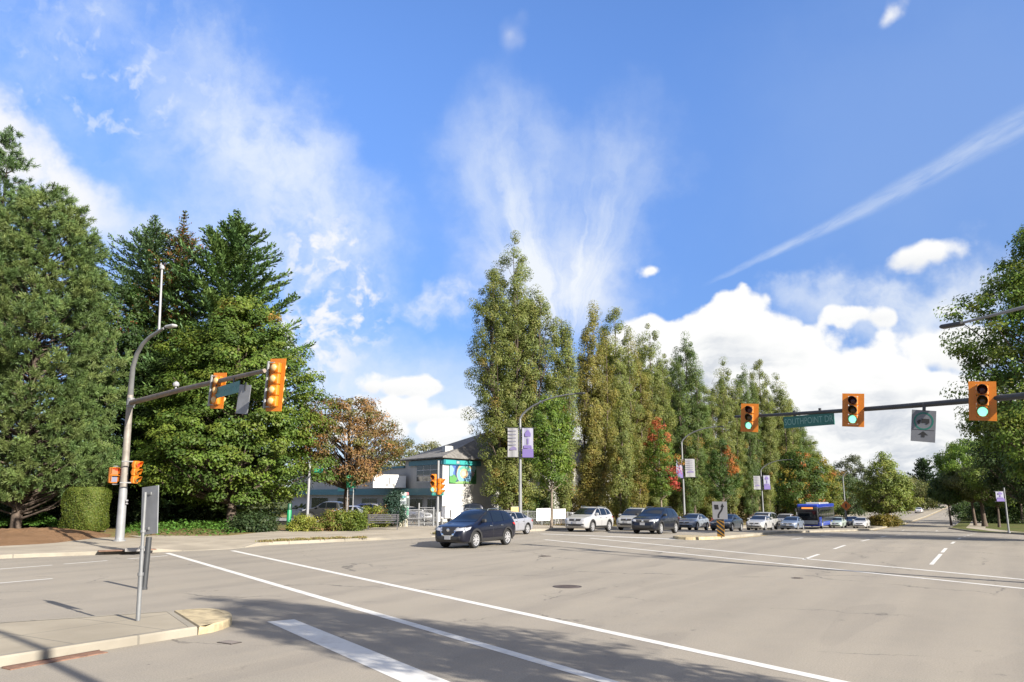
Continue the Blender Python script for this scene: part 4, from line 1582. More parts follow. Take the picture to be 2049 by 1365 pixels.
# worn grass in the boulevard strip
for s0, s1 in ((28.4, 34.4), (39.9, 44.6)):
    k_ = (S_ALL >= s0) & (S_ALL <= s1)
    fr_ = np.sin(np.linspace(0, np.pi, k_.sum()))[:, None] ** .5
    K1 = offset(KERB_L, .2)[k_]
    K2 = K1 + (offset(KERB_L, 1.25)[k_] - K1) * (.1 + .9 * fr_)
    mb = MB()
    strip(mb, K1, K2, .158, .168, 2)
    struct(mb.build('grass_patch', ground_mat('grass_worn', (.22, .165, .08), (.19, .17, .07), (.27, .20, .11), 2)))
    rg = rng_of(int(s0))
    i_ = rg.integers(0, len(K1), 2600)
    f_ = rg.uniform(0, 1, (2600, 1))
    q_ = K1[i_] * (1 - f_) + K2[i_] * f_ + rg.normal(0, .28, (2600, 2)) * np.array([.6, .6])
    o = blades('grass', np.column_stack([q_, gz(q_[:, 0], q_[:, 1]) + .16]), .03, .11, .05, [(.24, .18, .08), (.20, .18, .07), (.28, .20, .10), (.15, .16, .05)], rg, .6)
    setp(o, 'short worn grass in the strip along the kerb', 'grass', kind='stuff')
rng = rng_of(182)
n = 9000
pt = np.column_stack([rng.uniform(-8.5, 11, n), rng.uniform(48, 80, n)])
ss2, oo2 = so(pt[:, 0], pt[:, 1])
wo = np.interp(ss2, S_ALL, [so(*p)[1] for p in WALK_L])
ok = (oo2 > wo + .1) & (oo2 < wo + 6)
pt = pt[ok]
o = blades('grass', np.column_stack([pt, gz(pt[:, 0], pt[:, 1]) + .15]), .06, .22, .06, [(.16, .10, .045), (.20, .12, .05), (.12, .11, .035), (.10, .11, .03)], rng)
setp(o, 'dry patchy grass and fallen leaves along the fence', 'grass', kind='stuff')


# ------------------------------------------------------------------ signals, poles, signs
FA = face((-AX[0], -AX[1]))          # faces us
FB = face((AX[0], AX[1]))            # faces the oncoming queue


def circle(r, n=20, cx=0, cz=0):
    return [(cx + r * math.cos(2 * math.pi * k / n), cz + r * math.sin(2 * math.pi * k / n)) for k in range(n)]


def signal_head(label, loc, rz, sections, lit, group, plate=True, sec=.34, tilt=0.0, scale=1.0):
    """signal that faces local -Y, centre at loc; lit: name of the lit lens"""
    n = len(sections)
    root = thing('traffic_light', label, 'traffic light', loc, rz, group)
    root.rotation_euler[1] = tilt
    root.scale = (scale,) * 3
    H = n * sec
    mb = MB()
    for k in range(n):
        z = H / 2 - sec * (k + .5)
        mb.box((0, 0, z), (.33, .2, sec - .012), bev=.03)
        mb.lathe([(.145, .0), (.135, .07), (.09, .115), (.02, .13)], (0, .09, z), 16, 'y')
    mb.build('housing', ORANGE if not plate else ORANGE, root)
    if plate:
        w, h = (.375, H / 2 + .10) if plate == 'dark' else (.33, H / 2 + .14)
        mb = MB()
        iw, ih = .17, H / 2 + .004
        for (x0, x1, z0, z1) in [(-w, -iw, -h, h), (iw, w, -h, h), (-iw, iw, ih, h), (-iw, iw, -h, -ih)]:
            mb.plate([(x0, z0), (x1, z0), (x1, z1), (x0, z1)], -.03, -.015)
        mb.build('backplate', ORANGE, root)
    for k, c in enumerate(sections):
        z = H / 2 - sec * (k + .5)
        mats = {'red': LENS_R, 'amber': LENS_Y, 'green': LENS_G}
        m = mats[c]
        if c in lit:
            m = {'red': RED_ON, 'green': GREEN_ON}[c]
        mb = MB()
        mb.lathe([(.142, -.10), (.12, -.122), (.07, -.138), (.01, -.143)], (0, 0, z), 20, 'y')
        mb.build('lens', m, root, smooth=True)
        # tunnel visor: open at the bottom, longer on top
        mb = MB()
        rows_o, rows_i = [], []
        for j in range(15):
            a = math.radians(-50 + 280 * j / 14)
            reach = .10 + .16 * max(0, math.sin(a)) ** .8 + .03
            for rr, rows in ((.152, rows_o), (.140, rows_i)):
                rows.append(((rr * math.cos(a), -.1, z + rr * math.sin(a)), (rr * math.cos(a) * .99, -.1 - reach, z + rr * math.sin(a) * .99)))
        P = [[q[0] for q in rows_o], [q[1] for q in rows_o], [q[1] for q in rows_i], [q[0] for q in rows_i]]
        mb.grid(P)
        mb.build('visor', BLACK if plate == 'dark' else (CREAM if plate == 'cream' else ORANGE), root, smooth=False, fix=False)
    return root


SIGG = 'overhead signals on the far mast arm'
# mast arm on the right: tip, direction and pole
ARM_T = np.array([9.45, 32.87])
ARM_D = np.array([.55, -.835])
ARM_D /= np.hypot(*ARM_D)


def arm_at(px, py=820):
    """point of the arm on an image column"""
    r = D(px, py, 10)[0] / 10
    t = (r * ARM_T[1] - ARM_T[0]) / (ARM_D[0] - r * ARM_D[1])
    return ARM_T + ARM_D * t, t


pole_t = 13.6
pole_xy = ARM_T + ARM_D * pole_t
def arm_z(t):
    return 5.62 - .045 * t + .0022 * t * t


rp = thing('signal_pole', 'grey mast arm pole carrying three green signals over the lanes', 'signal pole', (*pole_xy, .15))
mb = MB()
mb.tube([(0, 0, 0), (0, 0, 5.2), (0, 0, 7.2)], [.16, .13, .11], 14)
mb.build('pole', STEEL_D, rp, smooth=True)
mb = MB()
mb.box((0, 0, .02), (.5, .5, .05))
mb.build('base_plate', STEEL_D, rp)
mb = MB()
pts = []
for k in range(15):
    t = pole_t * (1 - k / 14) + (-.35) * (k / 14)
    q = ARM_T + ARM_D * t - pole_xy
    pts.append((q[0], q[1], arm_z(t) - .15))
mb.tube(pts, [.115 - .062 * k / 14 for k in range(15)], 12)
mb.build('mast_arm', STEEL_D, rp, smooth=True)
lum = D(1905, 651, 25.5)
lum2 = D(2049, 632, 22.5)
mb = MB()
e = lum - np.array([*pole_xy, .15])
mb.tube([(0, 0, 7.0), (e[0] * .15, e[1] * .15, e[2] - .02), (e[0] * .5, e[1] * .5, e[2] + .18), (e[0] * .93, e[1] * .93, e[2] + .02)], [.09, .07, .055, .04], 10)
mb.build('lamp_arm', STEEL_W, rp, smooth=True)
mb = MB()
mb.box((e[0], e[1], e[2]), (.75, .26, .12), rz=math.atan2(e[1], e[0]), bev=.04)
mb.build('lamp_head', STEEL_D, rp)

for px, py, lb, sc in [(1968, 804, 'nearest overhead green signal, largest on the mast arm, in front of the big tree', 1.0), (1709, 822, 'middle overhead green signal between the street name blade and the truck sign', .97),
                       (1502, 837, 'overhead green signal at the tip of the mast arm, in front of the poplars', .93)]:
    q, t = arm_at(px)
    z = D(px, py, q[1])[2]
    q = q - AX * .22
    signal_head(lb, (q[0], q[1], z), FA, ['red', 'amber', 'green'], ['green'], SIGG, 'dark', tilt=math.radians(4.5), scale=sc)

# street name blade under the arm
qa, ta = arm_at(1567)
qb, tb = arm_at(1668)
L = np.hypot(*(qb - qa))
mid = (qa + qb) / 2
zc = D(1617, 842, mid[1])[2]
FS = face((ARM_D[1], -ARM_D[0]))
sg = thing('street_sign', 'long teal street name blade hanging from the mast arm', 'street sign', (mid[0], mid[1], zc), FS, 'green street name signs')
h = .44
mb = MB()
mb.plate([(-L / 2, -h / 2), (L / 2, -h / 2), (L / 2, h / 2), (-L / 2, h / 2)], -.015, .015)
mb.build('blade', TEAL_SIGN, sg)
mb = MB()
text_into(mb, 'SOUTHPOINT DR', .34, lambda x, z: (x, -.019, z + .0), sx=.80)
mb.build('lettering', LETTER, sg, fix=False)
for x in (-L * .27, L * .24):
    MB().box((x, 0, h / 2 + .10), (.09, .05, .22)).build('hanger', STEEL_D, sg)

# truck route sign
qs, ts = arm_at(1845)
zc = D(1845, 853, qs[1])[2]
tk = thing('truck_route_sign', 'grey sign with a green ring, black truck and black arrow', 'road sign', (qs[0] - AX[0] * .1, qs[1] - AX[1] * .1, zc), FA)
tk.rotation_euler[1] = math.radians(7)
w, h = .36, .52
mb = MB()
mb.plate([(-w, -h), (w, -h), (w, h), (-w, h)], -.012, .012)
mb.build('panel', SIGN_GREY, tk)
mb = MB()
ro, ri = circle(.295, 28, 0, .16), circle(.245, 28, 0, .16)
mb.add([(x, -.016, z) for x, z in ro] + [(x, -.016, z) for x, z in ri], [(i, (i + 1) % 28, 28 + (i + 1) % 28, 28 + i) for i in range(28)])
mb.build('ring', pbr('ring_green', (.012, .11, .085), .45), tk)
mb = MB()
mb.plate([(-.06, .10), (.17, .10), (.17, .24), (-.06, .24)], -.019, -.016)
mb.plate([(-.19, .10), (-.08, .10), (-.08, .20), (-.14, .20), (-.19, .15)], -.019, -.016)
mb.plate(circle(.035, 12, -.13, .09), -.02, -.016)
mb.plate(circle(.035, 12, .10, .09), -.02, -.016)
mb.plate([(-.15, -.30), (0, -.17), (.15, -.30), (.05, -.285), (.05, -.37), (-.05, -.37), (-.05, -.285)], -.019, -.016)
mb.build('symbol', BLACK, tk)
mb = MB()
mb.plate([(-w + .03, -.135), (w - .03, -.135), (w - .03, -.125), (-w + .03, -.125)], -.018, -.016)
mb.build('border', BLACK, tk)
mb = MB()
mb.box((0, 0, h + .12), (.1, .06, .26))
mb.build('hanger', STEEL_D, tk)

# left corner pole
pb = G(239, 1083, .16)
PD = float(pb[1])
lp = thing('signal_pole', 'tall weathered pole with a mast arm, curved lamp arm and thin camera mast', 'signal pole', pb)
def rel(p):
    return tuple(np.array(p) - pb)
zt = rel(D(260, 800, PD))
mb = MB()
mb.lathe([(.30, 0), (.30, .06), (.22, .08), (.21, .2)], n=16)
mb.build('base_plate', STEEL_W, lp)
mb = MB()
mid_ = rel(D(247, 975, PD))
mb.tube([(0, 0, .05), mid_], [.215, .19], 16)
mb.build('painted_base', STEEL_W, lp, smooth=True)
mb = MB()
top1 = rel(D(261, 790, PD))
mb.tube([mid_, ((mid_[0] + top1[0]) / 2, 0, (mid_[2] + top1[2]) / 2), top1], [.186, .17, .15], 16)
mb.build('pole', pbr('pole_tan', (.20, .18, .155), .6, .2, var=.2), lp, smooth=True)
mb = MB()
curve = [(261, 790), (263, 765), (266, 735), (274, 708), (286, 688), (300, 674), (316, 664), (328, 657)]
cp = [rel(D(x, y, PD - .35 * k)) for k, (x, y) in enumerate(curve)]
mb.tube(cp, [.145, .13, .12, .11, .10, .09, .08, .065], 12)
mb.build('lamp_arm', STEEL, lp, smooth=True)
mb = MB()
hd = rel(D(342, 653, PD - 2.6))
mb.box(hd, (.75, .3, .13), rz=math.radians(-35), bev=.05)
mb.build('lamp_head', pbr('lamp_white', (.30, .30, .30), .4), lp)
mb = MB()
m0, m1 = rel(D(318, 666, PD - 2.1)), rel(D(324, 540, PD - 2.1))
mb.tube([m0, m1], [.065, .05], 10)
mb.build('mast', SIGN_WHITE, lp, smooth=True)
mb = MB()
mb.lathe([(.05, 0), (.12, .04), (.12, .16), (.06, .24)], m1, 12)
mb.box((m1[0] - .06, m1[1], m1[2] + .3), (.1, .1, .14), taper=.3)
mb.build('camera', SIGN_WHITE, lp)
mb = MB()
a0 = rel(D(262, 806, PD))
TD = 27.0
a1 = rel(D(529, 742, TD))
am = tuple((np.array(a0) + np.array(a1)) / 2 + np.array([0, 0, .05]))
mb.tube([a0, am, a1], [.14, .11, .075], 12)
mb.build('mast_arm', RUSTY, lp, smooth=True)
mb = MB()
mb.lathe([(.19, -.16), (.21, -.14), (.21, .14), (.19, .16)], a0, 16)
mb.tube([(a0[0], a0[1], a0[2] - .25), (a0[0], a0[1], a0[2] + .25)], .18, 14)
mb.build('arm_collar', STEEL, lp)
mb = MB()
bb = rel(D(352, 774, PD + (TD - PD) * .34))
mb.lathe([(.04, -.12), (.04, .0), (.13, .03), (.15, .1), (.11, .2), (.02, .25)], bb, 12)
mb.build('sensor', SIGN_WHITE, lp)
mb = MB()
for zz in (2.0, 1.95):
    mb.box((.22, -.05, zz - .05), (.09, .14, .18), bev=.02)
mb.build('push_button', SIGN_WHITE, lp)


def lp_arm(px, py=775):
    A0, A1 = D(262, 806, PD)[:2], D(529, 742, TD)[:2]
    r = D(px, py, 10)[0] / 10
    d = A1 - A0
    t = (r * A0[1] - A0[0]) / (d[0] - r * d[1])
    return A0 + d * t


q = lp_arm(545)
z = D(545, 770, q[1])[2]
hh = signal_head('four-light signal at the tip of the corner mast arm, seen from behind', (q[0] + .1, q[1], z), FB + math.radians(6), ['red', 'amber', 'green', 'green'], [], 'signals on the corner pole', 'cream', tilt=math.radians(-3), sec=.37, scale=1.0)
q = lp_arm(435)
z = D(434, 782, q[1])[2]
h2 = signal_head('three-light signal halfway along the corner mast arm, seen from behind', (q[0] + .05, q[1] - .05, z), FB + math.radians(6), ['red', 'amber', 'green'], [], 'signals on the corner pole', 'cream', tilt=math.radians(-3), sec=.37, scale=1.0)
for r_, n_ in ((hh, 4), (h2, 3)):
    H = n_ * .37
    mb = MB()
    for k in range(n_):
        zz = H / 2 - .37 * (k + .5)
        mb.lathe([(.128, .0), (.125, .03), (.10, .075), (.05, .10), (.01, .105)], (0, .135, zz), 14, 'y')
    mb.build('rear_dome', CREAM, r_, smooth=True)
    mb = MB()
    mb.tube([(.36, .03, -H / 2 - .05), (.36, .03, H / 2 + .05)], .045, 8)
    for zz in (-H / 2, H / 2):
        mb.tube([(.36, .03, zz), (.1, .03, zz)], .025, 6)
    mb.build('bracket', STEEL_W, r_, smooth=True)
# back of a hanging sign and the street name blade between the two signals
q = lp_arm(489)
z = D(487, 798, q[1])[2]
sb = thing('road_sign', 'plain grey back of a sign hanging from the corner mast arm', 'road sign', (q[0], q[1], z), FA)
sb.rotation_euler[1] = math.radians(6)
mb = MB()
mb.plate([(-.30, -.54), (.30, -.54), (.30, .50), (-.30, .50)], -.01, .01)
mb.build('panel', SIGN_BACK, sb)
mb = MB()
mb.box((.03, -.02, .44), (.06, .05, .3))
mb.build('hanger', STEEL_D, sb)
qa, qb = lp_arm(425), lp_arm(481)
za, zb = D(425, 789, qa[1])[2], D(481, 774, qb[1])[2]
md = (qa + qb) / 2
L = np.hypot(*(qb - qa)) * 1.02
dd = (qb - qa) / np.hypot(*(qb - qa))
ss_sign = thing('street_sign', 'green street name blade hanging between the corner signals', 'street sign', (md[0], md[1] - .12, (za + zb) / 2 - .02), face((dd[1], -dd[0])), 'green street name signs')
mb = MB()
mb.plate([(-L / 2, -.21), (L / 2, -.21), (L / 2, .21), (-L / 2, .21)], -.012, .012)
mb.build('blade', pbr('blade_green', (.02, .11, .07), .4, var=.15, vscale=5), ss_sign)
mb = MB()
rg = rng_of(5)
x = -L / 2 + .25
while x < L / 2 - .3:
    w = rg.uniform(.10, .2)
    mb.plate([(x, -.08), (x + w * .3, -.08), (x + w * .3, .09), (x, .09)], -.017, -.013)
    mb.plate([(x, .03), (x + w, .03), (x + w, .075), (x, .075)], -.017, -.013)
    x += w + .12
mb.build('lettering', pbr('letter_faded', (.05, .15, .16), .5), ss_sign)
for x in (-L * .3, L * .3):
    MB().box((x, 0, .28), (.07, .04, .2)).build('hanger', STEEL_D, ss_sign)

# heads on the corner pole itself
q = D(271, 945, PD - .3)
ph = signal_head('red three-light signal clamped to the corner pole at eye level', q, face((.93, -.36)), ['red', 'amber', 'green'], ['red'], 'signals on the corner pole', None, sec=.36, scale=1.05)
for zz in (-.5, .5):
    MB().tube([(-.05, .0, zz), (-.55, .35, zz)], .03, 6).build('bracket', STEEL_W, ph)
q = D(229, 951, PD - .1)
wk = thing('walk_signal', 'two-light pedestrian signal on the far side of the corner pole', 'pedestrian signal', q, face((.80, -.60)))
mb = MB()
mb.box((0, .12, 0), (.42, .2, .78), bev=.03)
mb.build('housing', ORANGE, wk)
for zz, m in ((.19, HAND_ON), (-.19, pbr('walk_dim', (.14, .15, .21), .4))):
    mb = MB()
    mb.box((0, .005, zz), (.30, .03, .30))
    mb.build('lens', m, wk)
    mb = MB()
    mb.plate([(-.2, zz + .17), (.2, zz + .17), (.2, zz + .185), (-.2, zz + .185)], -.16, .02)
    for sx in (-1, 1):
        mb.plate([(sx * .2, zz - .12), (sx * .2 + .012, zz - .12), (sx * .2 + .012, zz + .185), (sx * .2, zz + .185)], -.12, .02)
    mb.build('visor', ORANGE, wk)
for zz in (-.45, .45):
    MB().tube([(0, .12, zz), (.35, .25, zz)], .03, 6).build('bracket', STEEL_W, wk)

# signal on a short pole at the far corner
cb = G(875, 1060, .16)
cpole = thing('signal_pole', 'thin white signal pole on the corner in front of the white wall', 'signal pole', cb)
hp = hgt(872, 922, cb[1])
mb = MB()
mb.tube([(0, 0, 0), (0, 0, hp)], [.085, .075], 12)
mb.build('pole', STEEL_W, cpole, smooth=True)
mb = MB()
mb.lathe([(.17, 0), (.17, .08), (.1, .14), (.1, .5)], n=12)
mb.build('base', STEEL_W, cpole)
q = D(868, 967, cb[1] - .45)
signal_head('small green signal facing the crossing on the thin white pole', q, face((-.25, -.97)), ['red', 'amber', 'green'], ['green'], 'signals on the thin corner pole', 'none' and None, scale=1.0, sec=.40)
q = D(880, 974, cb[1] - .1)
signal_head('side-facing orange signal on the right of the thin white pole', q, face((.95, -.31)), ['red', 'amber', 'green'], [], 'signals on the thin corner pole', None, scale=1.0, sec=.36)
q = D(876, 988, cb[1] - .12)
s2 = thing('street_sign', 'small teal street name plate under the thin pole signals', 'street sign', q, face((-.3, -.95)), 'green street name signs')
mb = MB()
mb.plate([(-.42, -.11), (.42, -.11), (.42, .11), (-.42, .11)], -.01, .01)
mb.build('blade', pbr('teal_bright', (.02, .25, .22), .4), s2)
mb = MB()
for x in (-.3, -.14, .0, .16, .28):
    mb.plate([(x - .04, -.05), (x + .04, -.05), (x + .04, .05), (x - .04, .05)], -.014, -.011)
mb.build('lettering', LETTER, s2)


# near island sign
bp_ = G(276, 1242, .15)
sp = thing('road_sign', 'grey back of a sign on a thin leaning pipe post on the near island', 'road sign', bp_, FB)
def relS(px, py, d):
    v = Vector(D(px, py, d) - bp_)
    return v @ Matrix.Rotation(FB, 3, 'Z')
d0 = float(bp_[1])
t1 = relS(286, 1068, d0)
t2 = relS(291, 985, d0)
mb = MB()
mb.tube([(0, 0, 0), tuple(t1 * .53)], .042, 12)
mb.lathe([(.055, -.03), (.055, .03)], tuple(t1 * .53), 12)
mb.tube([tuple(t1 * .53), tuple(t1 * .84)], .036, 12)
mb.lathe([(.05, -.025), (.05, .025)], tuple(t1 * .84), 12)
mb.tube([tuple(t1 * .84), tuple(t2)], .03, 12)
mb.lathe([(.05, -.025), (.05, .025)], tuple(t1 * 1.03), 12)
mb.build('post', STEEL, sp, smooth=True)
c = relS(294, 1021, d0)
mb = MB()
w, h = .245, .455
lean = math.radians(-5)
def rot2(x, z):
    return (c.x + x * math.cos(lean) - z * math.sin(lean), c.z + x * math.sin(lean) + z * math.cos(lean))
yb = c.y
mb.plate([rot2(-w, -h), rot2(w, -h), rot2(w, h), rot2(-w, h)], yb - .075, yb - .055)
mb.build('panel', SIGN_BACK, sp)
MB().box((t2.x, yb - .045, t2.z - .02), (.16, .03, .05)).build('clamp', STEEL, sp)
MB().box((t1.x, yb - .045, t1.z + .1), (.16, .03, .05)).build('clamp', STEEL, sp)
# stitching ghost of the sign post, built as a dark second post
q = G(288, 1180, 0)
dp = thing('metal_post', 'dark doubled image of the island sign post, built as a post', 'post', q)
mb = MB()
mb.tube([(0, 0, 0), (.02, 0, hgt(293, 1075, q[1], 0))], .075, 12)
mb.build('shaft', STEEL_D, dp, smooth=True)
mb = MB()
mb.lathe([(.085, 0), (.085, .05), (.078, .06)], n=12)
mb.build('foot', STEEL_D, dp)

# keep right sign on the far island
kb = G(1443, 1077, .15)
kr = thing('keep_right_sign', 'white keep right sign above a yellow and black striped hazard board', 'road sign', kb, FA)
k0 = kb[1]
zt_, zm, zb_ = [hgt(1440, y, k0) for y in (1006, 1035, 1072)]
ztop = hgt(1440, 1006, k0)
mb = MB()
mb.tube([(0, .03, 0), (0, .03, ztop)], .035, 8)
mb.build('post', STEEL, kr)
zc = (hgt(1440, 1037, k0) + ztop) / 2
w = .40
mb = MB()
mb.plate([(-w, zc - .47), (w, zc - .47), (w, zc + .47), (-w, zc + .47)], -.02, .0)
mb.build('panel', SIGN_WHITE, kr)
mb = MB()
mb.plate([(-.27, zc + .05), (-.05, zc + .05), (-.05, zc + .12), (-.07, zc + .3), (-.30, zc + .3)], -.026, -.021)
arrow = [(-.08, -.40), (-.08, -.26), (-.02, -.14), (.08, -.02), (.14, .10), (.15, .20)]
for i in range(len(arrow) - 1):
    (x0, z0), (x1, z1) = arrow[i], arrow[i + 1]
    l = math.hypot(x1 - x0, z1 - z0)
    nx, nz = -(z1 - z0) / l * .045, (x1 - x0) / l * .045
    mb.plate([(x0 + nx, zc + z0 + nz), (x0 - nx, zc + z0 - nz), (x1 - nx, zc + z1 - nz), (x1 + nx, zc + z1 + nz)], -.026, -.021)
mb.plate([(.05, zc + .18), (.25, zc + .18), (.16, zc + .38)], -.026, -.021)
mb.build('symbol', BLACK, kr)
z0, z1 = hgt(1440, 1074, k0), hgt(1440, 1039, k0)
mb = MB()
mb.plate([(-.20, z0), (.20, z0), (.20, z1), (-.20, z1)], -.02, .0)
mb.build('hazard_board', pbr('hazard_yellow', (.32, .16, .02), .45), kr)
mb = MB()
n_ = 4
hh_ = z1 - z0
for k in range(5):
    b0 = z0 - .1 + k * hh_ / 4
    poly = [(-.2, b0 + .28), (.2, b0 - .02), (.2, b0 + .12), (-.2, b0 + .42)]
    poly = [(x, min(max(z, z0), z1)) for x, z in poly]
    if abs(poly[0][1] - poly[3][1]) + abs(poly[1][1] - poly[2][1]) > .05:
        mb.plate(poly, -.025, -.021)
mb.build('stripes', BLACK, kr)


# lamp posts with banners
def lamp_post(label, px, d, bend, armpx, blabels, armd=None, banners=True, side=1, scl=1.0):
    loc = at(px, d)
    root = thing('street_lamp', label, 'street lamp', loc, 0, 'lamp posts along the road')
    zb = hgt(px, bend, d)
    mb = MB()
    mb.tube([(0, 0, 0), (0, 0, zb * .5), (0, 0, zb)], [.14, .11, .085], 12)
    mb.build('pole', STEEL, root, smooth=True)
    mb = MB()
    mb.lathe([(.22, 0), (.22, .1), (.17, .15), (.16, .6), (.14, .62)], n=12)
    mb.build('base', STEEL, root)
    dirv = -NX * side
    mb = MB()
    pts = []
    rise = 1.55
    for k in range(9):
        a = k / 8
        pts.append((dirv[0] * armpx * a ** 1.5, dirv[1] * armpx * a ** 1.5, zb + rise * math.sin(a * math.pi / 2)))
    mb.tube(pts, [.085 - .045 * k / 8 for k in range(9)], 10)
    mb.build('lamp_arm', STEEL, root, smooth=True)
    mb = MB()
    e = pts[-1]
    mb.box((e[0] + dirv[0] * .3, e[1] + dirv[1] * .3, e[2]), (.7, .28, .12), rz=math.atan2(dirv[1], dirv[0]), bev=.04)
    mb.build('lamp_head', STEEL_D, root)
    return root, loc


LILAC = pbr('banner_lilac', (.175, .175, .235), .7)
PURPLE = pbr('banner_purple', (.085, .06, .19), .7)
BPALE = pbr('banner_pale', (.165, .165, .175), .7)


def banner(label, px, d, ytop, ybot, xl, xr, kind, rz):
    c = D((xl + xr) / 2, (ytop + ybot) / 2, d)
    w = (xr - xl) / F * d / 2 / max(.35, abs(math.cos(rz)))
    h = (ybot - ytop) / F * d / 2
    root = thing('banner', label, 'banner', c, rz, 'banners on the lamp posts')
    mb = MB()
    n = 6
    P = [[(-w + 2 * w * i / n, .03 * math.sin(i * 1.3), z) for i in range(n + 1)] for z in (-h, h)]
    P2 = [[(x, y + .012, z) for x, y, z in row] for row in P]
    mb.grid(P)
    mb.grid(P2)
    mb.build('cloth', BPALE if kind == 'text' else LILAC, root, fix=False)
    for z in (-h - .02, h + .02):
        MB().tube([(-w - .2, .006, z), (w + .2, .006, z)], .018, 6).build('rod', STEEL_D, root)
    mb = MB()
    if kind == 'text':
        for k in range(5):
            z = h * (.80 - .24 * k)
            mb.plate([(-w * .9, z - .03), (w * .55, z - .03), (w * .55, z + .03), (-w * .9, z + .03)], -.05, -.045)
        mb.build('lettering', pbr('banner_ink', (.10, .10, .14), .7), root)
        mb = MB()
        mb.plate([(-w * .7, -h * .52), (w * .7, -h * .52), (w * .6, -h * .36), (0, -h * .26), (-w * .5, -h * .38)], -.05, -.045)
        mb.build('emblem', pbr('banner_ink2', (.09, .075, .16), .7), root)
    else:
        mb.plate([(-w, -h), (w, -h), (w, -h * .42), (-w, -h * .42)], -.05, -.045)
        mb.plate([(-w * .75, -h * .38), (w * .75, -h * .38), (w * .6, -h * .18), (-w * .75, -h * .18)], -.05, -.045)
        mb.plate([(-.05, -h * .1), (.05, -h * .1), (.05, h * .28), (-.05, h * .28)], -.05, -.045)
        mb.plate([(-w * .5, h * .42), (w * .5, h * .42), (w * .55, h * .62), (.05, h * .86), (-.05, h * .86), (-w * .55, h * .62)], -.05, -.045)
        mb.build('emblem', PURPLE, root)
    return root


lamp_post('grey lamp post with two banners rising behind the navy crossover', 1041, 58.5, 838, 4.6, None)
RB = math.radians(8)
banner('pale lettered banner on the first lamp post left of the pole', 1027, 58.3, 857, 914, 1016, 1037, 'text', RB)
banner('lilac banner with a purple foot on the first lamp post', 1056, 58.3, 857, 915, 1045, 1067, 'art', RB)
lamp_post('grey lamp post with banners beside the red-topped young maple', 1368, 90, 885, 4.2, None)
banner('purple-footed banner left of the second lamp post', 1360, 89.7, 920, 956, 1353, 1366, 'art', math.radians(20))
banner('pale grey banner right of the second lamp post', 1380, 89.7, 919, 954, 1371, 1391, 'text', math.radians(10))
lamp_post('distant lamp post with banners in front of the far poplar trio', 1525, 121.5, 942, 4.0, None)
banner('pale grey banner left of the distant lamp post', 1516, 121.2, 953, 979, 1508, 1522, 'text', RB)
banner('lilac banner with purple emblem right of the distant lamp post', 1534, 121.2, 952, 979, 1528, 1541, 'art', RB)
bq = at(2010, 80)
bp0 = thing('banner_pole', 'short grey pole carrying a purple banner on the verge', 'pole', bq)
MB().tube([(0, 0, 0), (0, 0, hgt(2010, 976, 80))], [.09, .07], 10).build('shaft', STEEL, bp0, smooth=True)
MB().lathe([(.15, 0), (.15, .1), (.1, .14)], n=12).build('base', STEEL, bp0)
banner('purple banner hanging among the verge trees', 2003, 79.7, 984, 1003, 1992, 2010, 'art', math.radians(12))
lamp_post('weathered lamp post far down the road by the autumn maples', 1689, 135, 955, 3.0, None)
# lamp post near the camera whose shadow crosses the island
x, y = 5.05, .75
nl = thing('street_lamp', 'tall grey lamp post on the near kerb', 'street lamp', (x, y, .15), 0, 'lamp posts along the road')
mb = MB()
mb.tube([(0, 0, 0), (0, 0, 8.0)], [.14, .1], 12)
mb.tube([(0, 0, 8.0), (-.3, .2, 8.9), (-1.2, .72, 9.6), (-2.4, 1.4, 9.9)], [.09, .08, .06, .045], 10)
mb.build('pole', STEEL, nl, smooth=True)
mb = MB()
mb.box((-2.7, 1.6, 9.9), (.8, .3, .14), rz=math.radians(150), bev=.04)
mb.build('lamp_head', STEEL_D, nl)

# ironwork in the road
def manhole(px, py, w, label, name='manhole_cover', rect=False):
    c = G(px, py)
    root = thing(name, label, 'manhole cover' if not rect else 'drain grate', (c[0], c[1], 0), -math.radians(30.7))
    r = w / F * c[1] / 2
    mb = MB()
    if rect:
        mb.box((0, 0, .004), (r * 2, r * 1.3, .012))
        mb.build('frame', pbr('iron', (.055, .045, .04), .7, .3, var=.3), root)
        mb = MB()
        for k in range(6):
            mb.box((-r * .75 + k * r * .3, 0, .012), (r * .14, r * 1.05, .01))
        mb.build('bars', pbr('iron_worn', (.16, .14, .13), .6, .3), root)
    else:
        mb.lathe([(r, -.01), (r, .006), (r * .9, .008), (r * .88, .004)], n=28)
        mb.build('rim', pbr('iron', (.055, .045, .04), .7, .3, var=.3), root)
        mb = MB()
        mb.lathe([(r * .86, .0), (r * .86, .007)], n=28)
        for k in range(5):
            mb.box((0, -r * .6 + k * r * .3, .009), (r * 1.1, r * .08, .006))
        mb.build('lid', pbr('iron_lid', (.085, .066, .058), .7, .2, var=.3, vscale=9), root)


